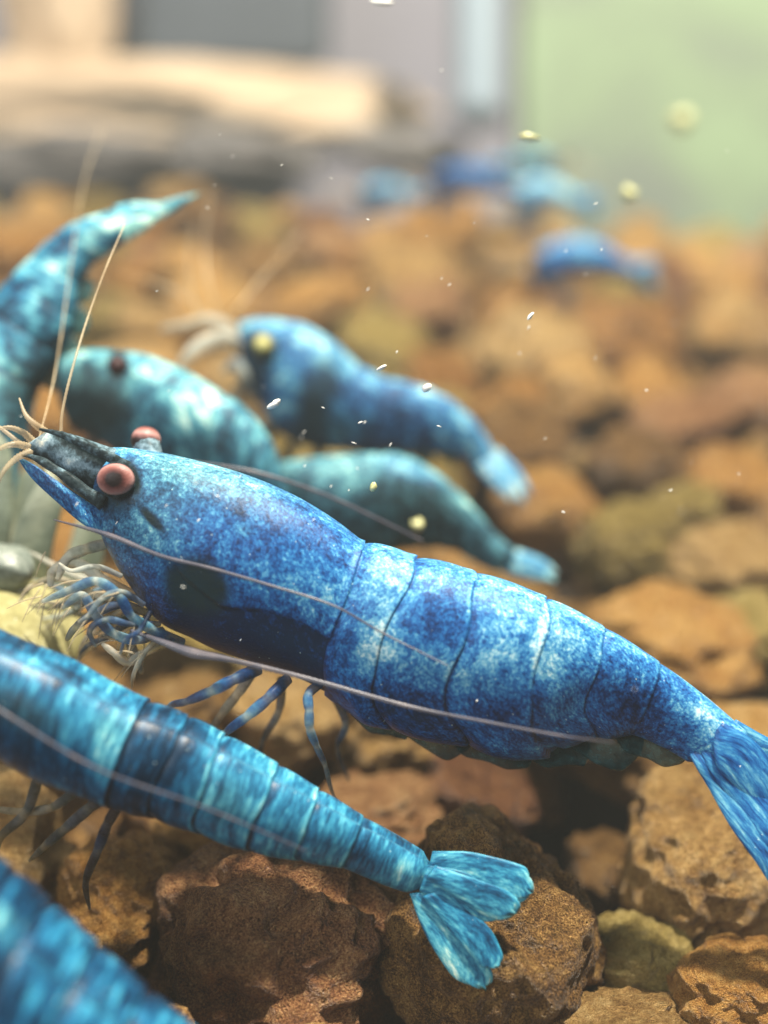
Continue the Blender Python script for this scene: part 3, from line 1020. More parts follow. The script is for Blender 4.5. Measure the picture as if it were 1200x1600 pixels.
for pts, rad, pr, pb in LEGS:
    leg(shr, pts, rad, pr, pb)

# fine hairs on the mouth feelers
rh = random.Random(3)
for k in range(44):
    x = rh.uniform(60, 230); y = 880 + (x - 60) * .55 + rh.uniform(-25, 60); d = rh.uniform(3.32, 3.6)
    a = rh.uniform(1.6, 3.6); L = rh.uniform(22, 60)
    px_tube(shr, 'bristle', [(x, y, d), (x + math.cos(a) * L * .5, y + math.sin(a) * L * .5 + 4, d), (x + math.cos(a) * L, y + math.sin(a) * L + 14, d)], [.0035, .003, .001], M['antenna_pale'], 8, 5)

for k in range(12):
    x = rh.uniform(150, 240); y = 900 + (x - 150) * .9 + rh.uniform(-15, 25); d = rh.uniform(3.58, 3.85)
    pts = [(x, y, d)]
    a = rh.uniform(2.5, 3.5)
    for q in range(4):
        a += rh.uniform(-.55, .55); L = rh.uniform(22, 38)
        x += math.cos(a) * L; y += math.sin(a) * L * .8; pts.append((x, y, d + .02 * q))
    leg(shr, pts, [.018, .020, .018, .014, .006], rh.choice((.2, .4, .7, .85)), rh.choice((.2, .6, .9)))

# swimmerets under the abdomen
for k, (x0, yt0, x1, yt1, hang, dd) in enumerate([(520, 1085, 640, 1125, 40, 3.60), (600, 1115, 730, 1150, 44, 3.60), (690, 1140, 830, 1168, 44, 3.59), (790, 1150, 920, 1158, 44, 3.56), (870, 1140, 1000, 1146, 56, 3.53), (950, 1140, 1066, 1166, 40, 3.51)]):
    st = []
    for t, ww in ((0, .30), (.2, .72), (.45, .95), (.7, 1.0), (.88, .82), (1.0, .35)):
        x = x0 + (x1 - x0) * t; y = yt0 + (yt1 - yt0) * t
        fr = 5 * math.sin(t * 17 + k * 2)
        st.append((x, y - 12, x + 8, y + hang * ww + fr, dd))
    blade(shr, 'swimmeret', st, M['flap'], (.24, 0, 0), 40, 20)

# tail fan
blade(shr, 'telson', [(1128, 1128, 1112, 1146, 3.385), (1172, 1152, 1118, 1192, 3.372), (1215, 1200, 1160, 1240, 3.375), (1262, 1275, 1225, 1305, 3.39), (1300, 1345, 1285, 1355, 3.38)], M['fan'], (.55, 0, 0))
blade(shr, 'tail_fan_blade', [(1108, 1160, 1076, 1178, 3.41), (1128, 1188, 1088, 1200, 3.395), (1160, 1225, 1105, 1228, 3.39), (1215, 1300, 1140, 1290, 3.37), (1260, 1370, 1188, 1358, 3.36), (1265, 1420, 1225, 1415, 3.36)], M['fan'], (.58, 0, .05))
blade(shr, 'tail_fan_blade', [(1118, 1150, 1092, 1170, 3.40), (1150, 1182, 1108, 1206, 3.385), (1190, 1230, 1140, 1250, 3.38), (1250, 1310, 1195, 1325, 3.36), (1285, 1380, 1250, 1385, 3.35)], M['fan'], (.5, 0, 0))
blade(shr, 'tail_fan_blade', [(1150, 1124, 1130, 1150, 3.46), (1196, 1150, 1164, 1184, 3.46), (1240, 1170, 1210, 1215, 3.46), (1310, 1225, 1280, 1275, 3.46), (1350, 1280, 1330, 1300, 3.46)], M['fan'], (.65, 0, .1))

# ---- the cyan shrimp below it
cS = np.array([
    [-.9, -230, 905, -262, 960, 3.14, .75], [-.6, -170, 900, -220, 1060, 3.14, .80],
    [0.0, -40, 962, -110, 1140, 3.16, .86], [.30, 40, 1000, -18, 1178, 3.18, .88], [.55, 108, 1026, 62, 1222, 3.20, .88], [.8, 176, 1064, 118, 1242, 3.22, .88],
    [1.0, 234, 1092, 170, 1262, 3.24, .88], [2.0, 296, 1118, 234, 1277, 3.26, .88], [3.0, 352, 1146, 306, 1300, 3.28, .88], [4.0, 436, 1193, 386, 1328, 3.31, .88],
    [5.0, 500, 1232, 462, 1343, 3.33, .86], [6.0, 568, 1274, 533, 1357, 3.36, .84], [6.9, 664, 1330, 640, 1397, 3.40, .8], [7.0, 676, 1338, 660, 1402, 3.40, .7]])
cy = thing('shrimp', P(250, 1300, 3.3), 'cyan blue shrimp below the big one, tail fan spread on the gravel', 'shrimp')
loft_mesh('body', cS, seg_us(90, 26, u0=-.9), 120, M['cyan'], cy, R(42), body_shape(.06, .03), slide=ring_slide(.6), pig=generic_pig(.26, .03, -.08, .08, .18, per_seg=([-1, .6, .93, .99, 1, 1.9, 2, 2.9, 3.0, 3.9, 4, 7], [-.04, -.02, .12, .14, -.12, -.12, -.14, -.02, .10, .20, .16, .12]),
                      spots=[(30, 1110, 70, 30, 25, -.1, .45, .3), (120, 1215, 130, 24, 25, -.14, 0, 0), (40, 1025, 60, 14, 20, .2, 0, 0), (90, 1040, 60, 10, 30, -.25, .2, 0), (290, 1190, 26, 30, 20, -.16, 0, 0), (260, 1240, 90, 10, 14, .22, 0, 0), (170, 1140, 30, 30, 0, .0, 0, .35), (345, 1250, 40, 40, 0, .05, 0, .3)]))
blade(cy, 'telson', [(668, 1352, 655, 1392, 3.36), (720, 1360, 700, 1415, 3.35), (770, 1395, 742, 1440, 3.34), (790, 1425, 778, 1440, 3.34)], M['fan_cyan'], (.55, 0, .05))
blade(cy, 'tail_fan_blade', [(676, 1330, 668, 1362, 3.37), (720, 1330, 705, 1385, 3.36), (775, 1340, 752, 1400, 3.35), (822, 1356, 800, 1412, 3.34), (837, 1378, 826, 1408, 3.34)], M['fan_cyan'], (.58, 0, .05))
blade(cy, 'tail_fan_blade', [(680, 1352, 666, 1372, 3.34), (740, 1372, 716, 1406, 3.33), (792, 1392, 764, 1434, 3.33), (818, 1412, 790, 1440, 3.33)], M['fan_cyan'], (.55, 0, .1))
blade(cy, 'tail_fan_blade', [(672, 1392, 640, 1396, 3.37), (712, 1432, 656, 1442, 3.36), (748, 1480, 684, 1494, 3.35), (770, 1524, 712, 1530, 3.35), (772, 1546, 736, 1542, 3.35)], M['fan_cyan'], (.62, 0, .12))
blade(cy, 'tail_fan_blade', [(690, 1388, 660, 1400, 3.35), (734, 1420, 694, 1444, 3.34), (772, 1460, 730, 1486, 3.33), (786, 1495, 755, 1512, 3.33), (784, 1508, 770, 1514, 3.33)], M['fan_cyan'], (.52, 0, .04))
for pts, rad, pr, pb in [
    ([(160, 1245, 3.3), (140, 1262, 3.32), (100, 1296, 3.36), (70, 1322, 3.40), (46, 1345, 3.46)], [.03, .028, .024, .02, .008], .28, .5),
    ([(185, 1258, 3.3), (168, 1288, 3.32), (152, 1330, 3.36), (134, 1378, 3.44), (140, 1420, 3.52)], [.026, .026, .024, .018, .008], .10, .15),
    ([(120, 1235, 3.3), (80, 1262, 3.34), (30, 1268, 3.36), (-20, 1262, 3.4)], [.024, .022, .02, .012], .45, .7),
    ([(60, 1215, 3.3), (40, 1270, 3.34), (0, 1310, 3.4), (-10, 1360, 3.46)], [.026, .024, .02, .01], .3, .6)]:
    leg(cy, pts, rad, pr, pb)
ball('eye', P(-215, 950, 2.98), VW, (.055, .055, .05), M['eye_dark'], cy)
px_tube(cy, 'antenna', [(-255, 930, 3.1), (-160, 1010, 2.98), (0, 1110, 2.94), (150, 1200, 2.95), (320, 1262, 3.0), (480, 1330, 3.1)], [.012, .007, .005, .004, .003, .002], M['antenna'], 140, 6, annuli=.08)

# ---- the nearest shrimp, cut by the bottom left corner
nS = np.array([[-.5, -420, 1220, -480, 1320, 2.70, .8], [0.0, -300, 1200, -420, 1480, 2.72, .85], [.5, -120, 1265, -260, 1600, 2.74, .88], [1.0, 10, 1356, -130, 1690, 2.76, .88],
               [2.0, 70, 1408, -70, 1730, 2.78, .88], [3.0, 148, 1478, 20, 1760, 2.80, .88], [4.0, 228, 1545, 110, 1790, 2.82, .86], [5.0, 310, 1612, 205, 1810, 2.84, .84], [6.0, 400, 1690, 300, 1840, 2.86, .8], [6.9, 520, 1790, 430, 1890, 2.9, .8], [7.0, 532, 1800, 445, 1895, 2.9, .7]])
ns = thing('shrimp', P(100, 1750, 2.8), 'blurred deep blue shrimp closest to the lens in the bottom left corner', 'shrimp')
loft_mesh('body', nS, seg_us(60, 22, u0=-.5), 100, M['deep'], ns, R(40), body_shape(.06, .03),
          generic_pig(.25, .02, -.08, .0, .30, spots=[(0, 1400, 40, 70, 0, .25, 0, .5), (100, 1520, 60, 16, 40, -.2, 0, 0)]))
for s in ((540, 1780, 500, 1840), (520, 1850, 470, 1890)):
    blade(ns, 'tail_fan_blade', [(s[0] - 20, s[1], s[2] - 40, s[3], 2.9), (s[0] + 60, s[1] + 40, s[2] + 50, s[3] + 40, 2.9), (s[0] + 130, s[1] + 90, s[2] + 120, s[3] + 70, 2.9)], M['deep'], (.6, 0, 0))
ball('eye', P(-440, 1290, 2.55), VW, (.055, .055, .05), M['eye_dark'], ns)


# ---- the blurred shrimps behind
def back_shrimp(label, st, mat, pig, eye=None, eye_mat='eye_dark', eye_r=.045, roll=R(20), tails=(), legs=(), feelers=(), rings=(50, 16), na=64, group=None, base=None, flaps=()):
    st = np.asarray(st, float)
    b0 = base if base is not None else (st[len(st) // 2, 3], st[len(st) // 2, 4], st[len(st) // 2, 5])
    t = thing('shrimp', P(*b0), label, 'shrimp', group)
    u0 = st[0, 0]
    nseg = int(round(st[-1, 0])) - 1
    loft_mesh('body', st, seg_us(rings[0], rings[1], nseg, u0), na, M[mat], t, roll, body_shape(.05, .05), pig)
    if eye:
        x, y, d = eye
        ball('eye', P(x, y, d), VW + .2 * UPV, (eye_r,) * 3, M[eye_mat], t, 18, 12)
        ball('eye', P(x + 22, y - 8, d + eye_r * 7), -VW + .2 * UPV, (eye_r,) * 3, M['eye_dark'], t, 14, 10)
    for bl, pg in tails: blade(t, 'tail_fan_blade', bl, M[mat], pg, 20, 20, taper=.35)
    for pts, r, pg in legs: px_tube(t, 'leg', pts, r, M['limb'], 18, 8, pg)
    for pts, r in feelers: px_tube(t, 'antenna', pts, r, M['antenna_pale'], 40, 6)
    for bl, pg in flaps: blade(t, 'swimmeret', bl, M['flap'], pg, 14, 16)
    return t


# middle one with the yellow eye
DA = 5.1
back_shrimp('blurred blue shrimp with a yellow glinting eye, behind the big one', [
    [0, 372, 528, 378, 560, DA, .6], [.06, 376, 506, 384, 590, DA, .64], [.25, 412, 500, 402, 630, DA, .68], [.5, 465, 506, 435, 680, DA, .7], [.8, 520, 534, 490, 704, DA, .72],
    [1, 560, 570, 530, 707, DA, .72], [2, 602, 592, 572, 708, DA, .72], [3, 640, 600, 615, 708, DA, .72], [4, 682, 614, 662, 710, DA, .7], [5, 722, 640, 700, 712, DA, .66], [6, 752, 672, 724, 716, DA, .62], [7, 776, 712, 744, 730, DA, .6]],
    'far', generic_pig(.38, .22, -.14, .30, .08, per_seg=([0, 1, 1.5, 3, 4.5, 7], [.06, .0, -.02, -.1, .08, .14]),
                       spots=[(495, 620, 30, 60, 20, -.2, .9, .2), (435, 585, 40, 20, 30, .18, 0, 0), (520, 670, 60, 24, 0, -.05, 0, .35), (400, 560, 20, 40, -20, -.3, .6, .3)]),
    eye=(412, 541, DA - .20), eye_mat='eye_yellow', eye_r=.055,
    tails=[([(774, 704, 742, 724, DA), (800, 740, 774, 752, DA), (828, 784, 812, 790, DA)], (.85, 0, 0)), ([(770, 712, 742, 730, DA - .03), (790, 745, 764, 756, DA - .03), (806, 782, 794, 786, DA - .03)], (.75, 0, 0)), ([(778, 700, 752, 716, DA + .05), (812, 735, 792, 748, DA + .05), (836, 770, 824, 778, DA + .05)], (.7, 0, 0))],
    legs=[([(430, 665, DA), (405, 690, DA), (385, 720, DA + .1)], [.03, .026, .01], (.3, 0, .6)), ([(460, 695, DA), (440, 725, DA), (425, 750, DA + .1)], [.03, .026, .01], (.3, 0, .5)), ([(500, 700, DA), (490, 735, DA), (480, 765, DA + .1)], [.03, .026, .01], (.3, 0, .4)),
          ([(392, 600, DA), (372, 610, DA), (362, 640, DA), (352, 668, DA)], [.03, .03, .026, .014], (.6, 0, .8)),
          ([(384, 560, DA), (360, 530, DA - .1), (330, 532, DA - .15), (300, 550, DA - .2), (276, 580, DA - .2)], [.030, .034, .036, .030, .012], (1.0, 0, .75)), ([(376, 530, DA), (350, 508, DA), (322, 502, DA), (296, 508, DA), (252, 514, DA)], [.026, .026, .030, .024, .010], (1.0, 0, .9)),
          ([(400, 620, DA - .1), (380, 585, DA - .2), (368, 566, DA - .2), (350, 580, DA - .2)], [.024, .026, .024, .012], (.7, 0, .5))],
    feelers=[             ([(350, 515, DA), (380, 470, DA), (430, 410, DA + .2), (470, 360, DA + .4)], [.006, .005, .004, .003]),
             ([(345, 520, DA), (300, 470, DA), (240, 440, DA), (190, 430, DA)], [.005, .004, .004, .002]),
             ([(360, 520, DA), (330, 460, DA), (320, 380, DA + .1), (330, 300, DA + .2)], [.005, .004, .004, .002]),
             ([(312, 500, DA), (298, 450, DA), (296, 400, DA), (300, 350, DA)], [.009, .007, .005, .003])],
    flaps=[([(560 + 40 * k, 700, 566 + 40 * k, 716, DA), (578 + 40 * k, 698, 590 + 40 * k, 726, DA), (598 + 38 * k, 702, 604 + 38 * k, 722, DA)], (.25, 0, 0)) for k in range(4)])

# teal one half hidden below it
DB = 4.75
back_shrimp('blurred murky teal shrimp half hidden behind the back of the big one', [
    [0, 395, 735, 400, 780, DB, .6], [.3, 440, 722, 440, 830, DB, .66], [.7, 520, 712, 520, 862, DB, .7], [1, 590, 708, 590, 866, DB, .7], [2, 630, 712, 628, 862, DB, .7], [3, 668, 730, 655, 858, DB, .7],
    [4, 704, 758, 682, 858, DB, .68], [5, 738, 790, 710, 862, DB, .66], [6, 770, 830, 735, 876, DB, .62], [7, 808, 864, 778, 898, DB, .6]],
    'far', generic_pig(.25, .26, -.12, .8, .04, spots=[(640, 735, 60, 16, 20, .15, 0, -.3), (650, 800, 70, 40, 10, -.12, .3, .1)]),
    tails=[([(806, 862, 780, 892, DB), (840, 880, 820, 906, DB), (874, 902, 864, 914, DB)], (.62, 0, .4)), ([(808, 858, 790, 880, DB + .05), (846, 872, 832, 890, DB + .05), (876, 890, 866, 902, DB + .05)], (.72, 0, .2))],
    legs=[([(560, 860, DB), (570, 900, DB), (560, 940, DB)], [.03, .026, .01], (.3, 0, .6))])

# pale aqua one facing left
DC = 4.55
back_shrimp('pale aqua shrimp with a dark head, behind the eye of the big one', [
    [0, 92, 600, 96, 640, DC, .6], [.08, 100, 562, 110, 668, DC, .64], [.25, 150, 548, 150, 690, DC, .68], [.5, 215, 553, 205, 725, DC, .7], [.8, 290, 580, 268, 745, DC, .72],
    [1, 345, 612, 316, 760, DC, .72], [2, 386, 640, 350, 778, DC, .72], [3, 416, 674, 378, 796, DC, .72], [4, 434, 712, 398, 812, DC, .7], [5, 444, 748, 414, 830, DC, .66], [6, 452, 784, 428, 848, DC, .62], [7, 462, 816, 446, 862, DC, .6]],
    'aqua', generic_pig(.44, .18, -.22, .50, .06, per_seg=([0, .9, 1.2, 7], [0, 0, -.16, -.2]), spots=[(130, 620, 50, 60, 0, -.35, .55, .4), (185, 570, 16, 24, 0, -.5, 1.2, 0), (180, 640, 30, 40, 0, -.3, .5, .2), (330, 640, 30, 14, -60, .25, 0, 0), (260, 610, 60, 30, 20, .12, 0, 0), (330, 690, 40, 30, 0, -.3, .3, 0)]),
    eye=(184, 572, DC - .24), eye_r=.036,
    legs=[([(150, 680, DC), (135, 705, DC), (120, 730, DC)], [.03, .026, .01], (.3, 0, .6)), ([(200, 715, DC), (190, 745, DC), (175, 770, DC)], [.03, .026, .01], (.3, 0, .6))],
    feelers=[([(96, 600, DC), (70, 590, DC), (40, 610, DC)], [.025, .018, .008])])

# upright one at the left edge
DL = 4.5
back_shrimp('aqua mottled shrimp climbing at the left edge, tail raised to a pale tip', [
    [0, -120, 860, -20, 870, 4.3, .6], [.3, -125, 760, 20, 790, 4.35, .66], [.7, -95, 640, 42, 690, 4.4, .7], [1, -60, 545, 62, 615, 4.45, .72], [2, -22, 480, 98, 560, DL, .72], [3, 12, 440, 122, 505, DL, .72],
    [4, 46, 404, 128, 450, DL, .7], [5, 80, 372, 146, 415, DL, .66], [6, 118, 347, 178, 392, DL, .62], [7, 205, 322, 222, 362, DL, .6]],
    'aqua', generic_pig(.60, .10, -.14, .28, .22, spots=[(30, 450, 26, 20, -40, -.35, 0, -.2), (100, 380, 24, 16, -40, -.3, 0, -.2), (90, 500, 40, 40, 0, -.25, 0, .1), (160, 360, 40, 14, -30, .25, 0, .4), (60, 580, 60, 50, 0, -.32, .2, .25), (20, 640, 60, 60, 0, -.3, .3, .4), (0, 490, 20, 24, 0, -.3, 0, 0)]),
    roll=R(-5),
    tails=[([(200, 322, 212, 350, DL), (240, 318, 256, 340, DL), (282, 306, 290, 318, DL), (312, 299, 314, 305, DL)], (.62, 0, .5)), ([(185, 352, 195, 378, DL - .04), (218, 338, 228, 360, DL - .04), (250, 328, 256, 340, DL - .04)], (.66, 0, .9)), ([(178, 322, 190, 346, DL + .04), (215, 316, 225, 336, DL + .04), (252, 314, 258, 326, DL + .04)], (.58, 0, .1))],
    flaps=[([(100, 520, 80, 560, DL), (122, 535, 105, 570, DL), (128, 560, 118, 575, DL)], (.5, 0, 0)), ([(112, 470, 100, 520, DL), (138, 490, 122, 526, DL), (140, 512, 128, 525, DL)], (.5, 0, 0)), ([(126, 430, 112, 470, DL), (146, 440, 134, 475, DL), (148, 458, 138, 472, DL)], (.5, 0, 0)), ([(80, 560, 60, 600, DL), (102, 575, 84, 612, DL), (104, 596, 92, 612, DL)], (.4, 0, .3))],
    base=(-60, 860, 4.4))

# far ones on the back of the gravel
def far_shrimp(label, x0, y0, x1, y1, h, d, pig, arch=.18, tail=True):
    st = []
    prof = [(0, .25), (.1, .6), (.35, .95), (.7, 1.0), (1, .95), (2, .92), (3, .88), (4, .8), (5, .7), (6, .58), (7, .42)]
    pos = [0, .03, .14, .28, .42, .5, .58, .66, .75, .83, 1.0]
    L = math.hypot(x1 - x0, y1 - y0); nx, ny = (y1 - y0) / L, -(x1 - x0) / L
    if ny > 0: nx, ny = -nx, -ny
    for (u, w), t in zip(prof, pos):
        cx = x0 + (x1 - x0) * t + nx * arch * h * math.sin(math.pi * t) * 2; cy_ = y0 + (y1 - y0) * t + ny * arch * h * math.sin(math.pi * t) * 2
        st.append([u, cx + nx * h * w / 2, cy_ + ny * h * w / 2, cx - nx * h * w / 2, cy_ - ny * h * w / 2, d, .7])
    s = 1 if x1 > x0 else -1
    tails = []
    for k, o in ((0, -.25), (1, .05), (2, .3)):
        tails.append(([(x1 - 4 * s, y1 - h * .16 + o * h * .3, x1 - 4 * s, y1 + h * .16 + o * h * .3, d + .03 * k), (x1 + h * .35 * s, y1 - h * .14 + o * h * .8, x1 + h * .35 * s, y1 + h * .2 + o * h * .8, d + .03 * k), (x1 + h * .62 * s, y1 + o * h, x1 + h * .62 * s, y1 + h * .1 + o * h, d + .03 * k)], (.6, 0, .1)))
    legs = []
    for k in range(4):
        t = .12 + .09 * k
        cx = x0 + (x1 - x0) * t; cy_ = y0 + (y1 - y0) * t
        legs.append(([(cx, cy_ + h * .3, d), (cx - 5 * s, cy_ + h * .6, d), (cx + 2 * s, cy_ + h * .85, d)], [.026, .022, .01], (.35, 0, .3)))
    e = (x0 + (x1 - x0) * .07 + nx * h * .3, y0 + (y1 - y0) * .07 + ny * h * .3, d - .12)
    fl = [([(x0, y0, d), (x0 - 30 * s, y0 - 15, d), (x0 - 60 * s, y0 + 5, d)], [.02, .012, .006])]
    return back_shrimp(label, st, 'far', pig, eye=e, eye_r=.045, tails=tails if tail else (), legs=legs, feelers=fl, rings=(24, 8), na=32)


far_shrimp('far blurred bright blue shrimp, lowest of those at the back right', 828, 425, 990, 425, 62, 8.2, generic_pig(.40, .22, -.2, 0, .0))
far_shrimp('far blurred pale blue shrimp, second from the right at the back', 800, 322, 905, 318, 52, 9.0, generic_pig(.62, .2, -.12, .15, .0))
far_shrimp('far blurred dark blue shrimp in front of the hanging pale tube', 668, 292, 800, 298, 46, 9.4, generic_pig(.24, .14, -.1, .05, .0))
far_shrimp('small far blurred blue-grey shrimp, leftmost at the back', 560, 312, 648, 306, 34, 9.4, generic_pig(.48, .16, -.1, .35, .0))
far_shrimp('far blurred teal shrimp swimming just above the dark one', 870, 268, 780, 262, 36, 9.8, generic_pig(.42, .1, -.1, .6, .0))

# ------------------------------------------------------------------ odds and ends among the shrimps
def lump(name, px, py, d, radii, rot, mat, seed, label, cat, rough=.16, sub=4):
    me = stone_mesh(name, seed, sub, rough)
    o = bpy.data.objects.new(name, me); COL.objects.link(o)
    o.location = P(px, py, d); o.scale = radii; o.rotation_euler = rot
    me.materials.append(mat)
    tag(o, label, cat)
    return o


M['wafer'] = plain_material('pale_yellow_wafer', [(.25, (.17, .155, .05)), (.5, (.33, .30, .12)), (.75, (.48, .46, .25))], 6, .6, bump=.4)
M['murk'] = plain_material('greenish_leaf_skin', [(.25, (.05, .07, .05)), (.5, (.20, .24, .17)), (.75, (.50, .52, .36))], 5, .35, trans=.15, bump=.2)
M['pellet'] = plain_material('peach_pellet', [(.3, (.34, .22, .15)), (.7, (.52, .38, .28))], 9, .6, bump=.3)
M['pearl'] = plain_material('pale_snail_shell', [(.25, (.06, .08, .07)), (.5, (.16, .19, .16)), (.75, (.34, .36, .30))], 7, .25, bump=.2)
lump('food_wafer', 12, 975, 3.95, (.26, .22, .13), (.2, .5, .3), M['wafer'], 801, 'pale yellow food wafer just above the back of the cyan shrimp', 'fish food', .06)
lump('snail', 8, 885, 3.95, (.11, .09, .085), (.1, .2, .3), M['pearl'], 803, 'small pale round snail shell at the left edge above the food', 'snail', .04)
lp = thing('water_plant', P(20, 1000, 4.2), 'pale grey-green leafy water plant under the snout of the big shrimp', 'plant')
for k, st in enumerate([
        [(-30, 1000, 20, 1010, 4.2), (-60, 900, 10, 905, 4.15), (-60, 800, 20, 800, 4.1), (-40, 720, 20, 716, 4.1), (-20, 670, -5, 668, 4.1)],
        [(20, 1000, 50, 1000, 4.2), (10, 920, 70, 930, 4.12), (20, 840, 84, 850, 4.08), (50, 770, 100, 776, 4.05), (70, 730, 80, 728, 4.05)],
        [(40, 1000, 70, 1000, 4.3), (80, 920, 130, 940, 4.3), (105, 860, 160, 880, 4.3), (120, 815, 165, 825, 4.3), (140, 790, 150, 788, 4.3)],
        [(-10, 1000, 20, 1005, 4.4), (-10, 880, 50, 890, 4.4), (10, 790, 62, 800, 4.4), (40, 720, 70, 728, 4.4)]]):
    blade(lp, 'leaf', st, M['murk'], (.5, 0, 0), 24, 16)

# ------------------------------------------------------------------ specks drifting in the water
M['speck'] = plain_material('pale_speck', [(.3, (.75, .74, .66)), (.7, (.92, .92, .88))], 20, .3)
M['speck_yellow'] = plain_material('yellow_speck', [(.3, (.42, .42, .16)), (.7, (.58, .57, .30))], 20, .4)


def speck_points(p, L, w, ang, rnd):
    ax = RGT * math.cos(ang) - UPV * math.sin(ang)
    ay = RGT * math.sin(ang) + UPV * math.cos(ang)
    az = FWD
    nu, nv = 8, 5
    sk = rnd.uniform(-.3, .3)
    pts, fc = [], []
    for i in range(nv + 1):
        th = math.pi * i / nv
        for j in range(nu):
            ph = 2 * math.pi * j / nu
            k = rnd.uniform(.6, 1.3)
            x = math.cos(th); y = math.sin(th) * math.cos(ph) * k + sk * x * x; z = math.sin(th) * math.sin(ph) * k
            pts.append(p + ax * x * L + ay * y * w + az * z * w)
    fc = grid_faces(nv + 1, nu)
    return pts, fc


rnd = random.Random(77)
BIGSPECK = [(428, 632, 13, 5, -35, 3.5, 0, 'largest pale oblong fleck, above the big shrimp left of the blurred blue one'), (584, 761, 8, 5, -70, 3.5, 1, 'yellow leaf-shaped fleck in front of the murky teal shrimp'), (828, 214, 18, 6, 5, 4.0, 1, 'pale streak floating beside the foot of the hanging tube'),
            (983, 302, 12, 12, 0, 5.0, 1, 'round yellow-green fleck in front of the green background'), (1065, 188, 17, 17, 0, 7.2, 1, 'large faint round fleck high in front of the green background'), (596, 574, 9, 3, -25, 3.5, 0, 'thin white fleck above the back of the blurred blue shrimp'), (667, 606, 9, 6, -40, 3.6, 0, 'white fleck touching the back of the blurred blue shrimp'),
            (829, 494, 8, 3, -50, 3.5, 0, 'white fleck above its round neighbour in the open middle'), (597, 4, 20, 4, 5, 3.9, 0, 'pale streak at the very top edge'), (652, 820, 10, 10, 0, 4.3, 1, 'pale round fleck in front of the belly of the teal shrimp')]
for x, y, L, w, ang, d, yel, label in BIGSPECK:
    pts, fc = speck_points(P(x, y, d), L * d / FPX, w * d / FPX, R(ang), rnd)
    o = link_mesh('drifting_fleck', pts, fc, M['speck_yellow' if yel else 'speck'], smooth=True, origin=P(x, y, d))
    tag(o, label, 'fleck')
KNOWN = [(575, 343), (690, 435), (741, 348), (931, 318), (575, 452), (826, 512), (812, 552), (852, 685), (1048, 766), (476, 728), (475, 675), (553, 692), (610, 695), (563, 660), (545, 766), (558, 732), (570, 660), (686, 666),
         (300, 888), (286, 917), (376, 1000), (375, 745), (306, 755), (310, 813), (340, 775), (417, 775), (490, 812), (260, 790), (120, 788), (182, 817), (505, 637), (620, 550), (517, 760), (884, 392), (702, 445), (940, 390), (245, 455), (440, 258), (324, 325), (690, 110), (930, 560), (1010, 610), (880, 800), (745, 1095)]
sv, sf = [], []
for x, y in KNOWN + [(rnd.uniform(0, 1200), rnd.uniform(200, 1250)) for _ in range(26)]:
    d = rnd.uniform(3.15, 3.4) if (x, y) in KNOWN else rnd.uniform(2.9, 3.35)
    k = 1.0 if (x, y) in KNOWN else .6
    pts, fc = speck_points(P(x, y, d), rnd.uniform(1.8, 4.4) * k * d / FPX, rnd.uniform(.6, 1.3) * k * d / FPX, R(rnd.choice((-45, -35, -55, -60, -20, 20))), rnd)
    n0 = len(sv); sv += pts; sf += [tuple(i + n0 for i in t) for t in fc]
so = link_mesh('drifting_dust', sv, sf, M['speck'], smooth=True)
tag(so, 'fine pale dust drifting in the water', 'dust', kind='stuff')

# ------------------------------------------------------------------ what stands behind the gravel
M['wall'] = plain_material('lavender_grey_wall', [(.3, (.155, .15, .18)), (.7, (.20, .195, .225))], .25, .8)
M['green'] = plain_material('soft_green_panel', [(.32, (.135, .165, .130)), (.48, (.175, .240, .140)), (.62, (.21, .30, .165)), (.75, (.25, .29, .18))], .45, .7)
M['sand'] = plain_material('peach_sandstone', [(.2, (.26, .19, .12)), (.5, (.44, .33, .22)), (.8, (.55, .45, .32))], .6, .8, bump=.5)
M['slate'] = plain_material('blue_grey_slate', [(.3, (.020, .030, .042)), (.7, (.034, .046, .062))], .6, .7, bump=.3)
M['dark'] = plain_material('dark_grey_rock', [(.3, (.06, .06, .06)), (.7, (.16, .145, .135))], 1.0, .8, bump=.5)
M['tube'] = plain_material('milky_tube', [(.3, (.22, .28, .33)), (.7, (.28, .34, .38))], .5, .25)
M['glass'] = None


def box_mesh(name, corners_front, depth_vec, mat, label, cat, kind=None, bevel=.05):
    c = [np.asarray(p) for p in corners_front]
    v = c + [p + depth_vec for p in c]
    f = [(0, 1, 2, 3), (7, 6, 5, 4), (0, 4, 5, 1), (1, 5, 6, 2), (2, 6, 7, 3), (3, 7, 4, 0)]
    org = sum(c) / 4
    o = link_mesh(name, v, f, mat, smooth=False, origin=org)
    md = o.modifiers.new('bevel', 'BEVEL'); md.width = bevel; md.segments = 3
    tag(o, label, cat, kind=kind)
    return o


FH = np.array([0, 1.0, 0])
box_mesh('wall', [P(-500, 700, 17.5), P(900, 700, 17.5), P(900, -1100, 17.5), P(-500, -1100, 17.5)], FH * .5, M['wall'], 'lavender grey wall behind the tank', 'wall', kind='structure')
box_mesh('green_panel', [P(815, 640, 17.0), P(1750, 640, 17.0), P(1750, -1000, 17.0), P(815, -1000, 17.0)], FH * .3, M['green'], 'blurred soft green panel behind the tank on the right', 'panel')
box_mesh('slate_slab', [P(205, 108, 15.2), P(515, 108, 15.2), P(515, -500, 15.2), P(205, -500, 15.2)], FH * .5, M['slate'], 'blurred dark blue-grey slab standing on the peach ledge', 'slab', bevel=.25)
lump('sandstone_ledge', 150, 165, 15.0, (3.2, 1.0, .62), (0, 0, 0), M['sand'], 901, 'long blurred sunlit peach ledge at the back left', 'ledge', .2, 5)
lump('sandstone_block', 480, 175, 15.2, (1.6, .8, .45), (0, 0, .1), M['sand'], 902, 'low peach block right of the long ledge at the back', 'block', .2, 5)
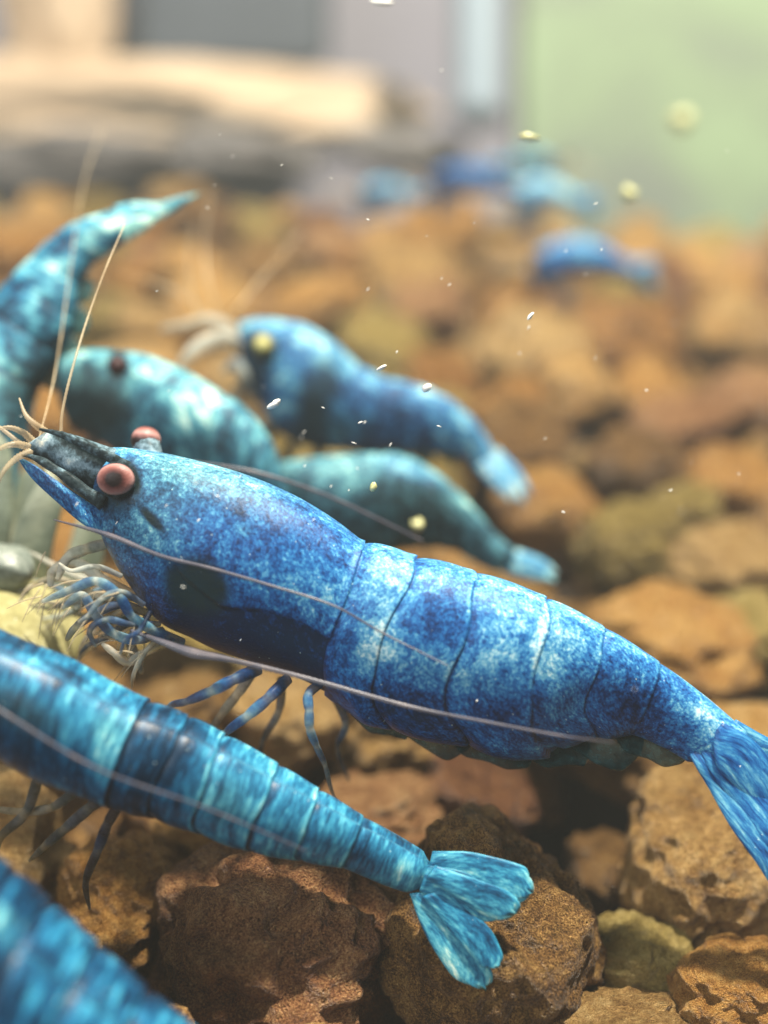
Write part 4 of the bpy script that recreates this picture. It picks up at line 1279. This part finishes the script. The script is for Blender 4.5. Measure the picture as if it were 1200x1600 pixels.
lump('sandstone_post', 90, 30, 15.6, (.75, .6, 1.5), (0, .25, .1), M['sand'], 903, 'tall blurred peach block left of the dark slab', 'block', .2, 5)
lump('dark_rock', 110, 250, 12.2, (1.15, .5, .33), (0, 0, .1), M['dark'], 904, 'blurred dark grey rock at the left end of the gravel', 'rock', .25, 4)
lump('dark_rock', 375, 240, 12.4, (.85, .45, .30), (0, .1, .1), M['dark'], 905, 'smaller blurred dark grey rock right of the left one', 'rock', .25, 4)
lump('dark_rock', 620, 235, 12.4, (.8, .45, .22), (0, .1, .1), M['dark'], 906, 'low blurred grey-brown rock below the hanging tube', 'rock', .25, 4)
tb = tube('hanging_tube', [P(745, -500, 11.8), P(747, -100, 11.8), P(747, 185, 11.8)], [.25, .25, .25], M['tube'], None, 30, 24, origin=P(747, 185, 11.8))
tag(tb, 'blurred pale blue-white tube hanging down at the top', 'tube')

# ------------------------------------------------------------------ the water's own haze
HAZE = 0.0085
lo = np.array([-26.0, -3.0, -7.0]); hi = np.array([26.0, 24.0, 13.0])
v = [(x, y, z) for x in (lo[0], hi[0]) for y in (lo[1], hi[1]) for z in (lo[2], hi[2])]
f = [(0, 1, 3, 2), (4, 6, 7, 5), (0, 4, 5, 1), (2, 3, 7, 6), (0, 2, 6, 4), (1, 5, 7, 3)]
hm = bpy.data.materials.new('water_haze'); hm.use_nodes = True
nt = hm.node_tree; nt.nodes.remove(nt.nodes['Principled BSDF'])
pv = nt.nodes.new('ShaderNodeVolumePrincipled')
pv.inputs['Color'].default_value = (.86, .93, .90, 1); pv.inputs['Density'].default_value = HAZE; pv.inputs['Anisotropy'].default_value = .2
nt.links.new(pv.outputs[0], nt.nodes['Material Output'].inputs['Volume'])
hz = link_mesh('haze', v, f, hm, smooth=False)
tag(hz, 'faintly milky water filling the whole tank', 'water', kind='stuff')

same = {}
for o in bpy.data.objects:
    if o.name.startswith('pebble') and 'label' in o: same.setdefault(o['label'], []).append(o)
for lab, os_ in same.items():
    if len(os_) == 2:
        os_.sort(key=lambda o: project(np.array(o.location))[1])
        for o, w in zip(os_, ('upper', 'lower')): o['label'] = w + ' ' + lab
    elif len(os_) == 3:
        os_.sort(key=lambda o: project(np.array(o.location))[0])
        for o, w in zip(os_, ('leftmost', 'middle', 'rightmost')): o['label'] = w + ' ' + lab

for o in bpy.data.objects:
    if '_org' in o: del o['_org']
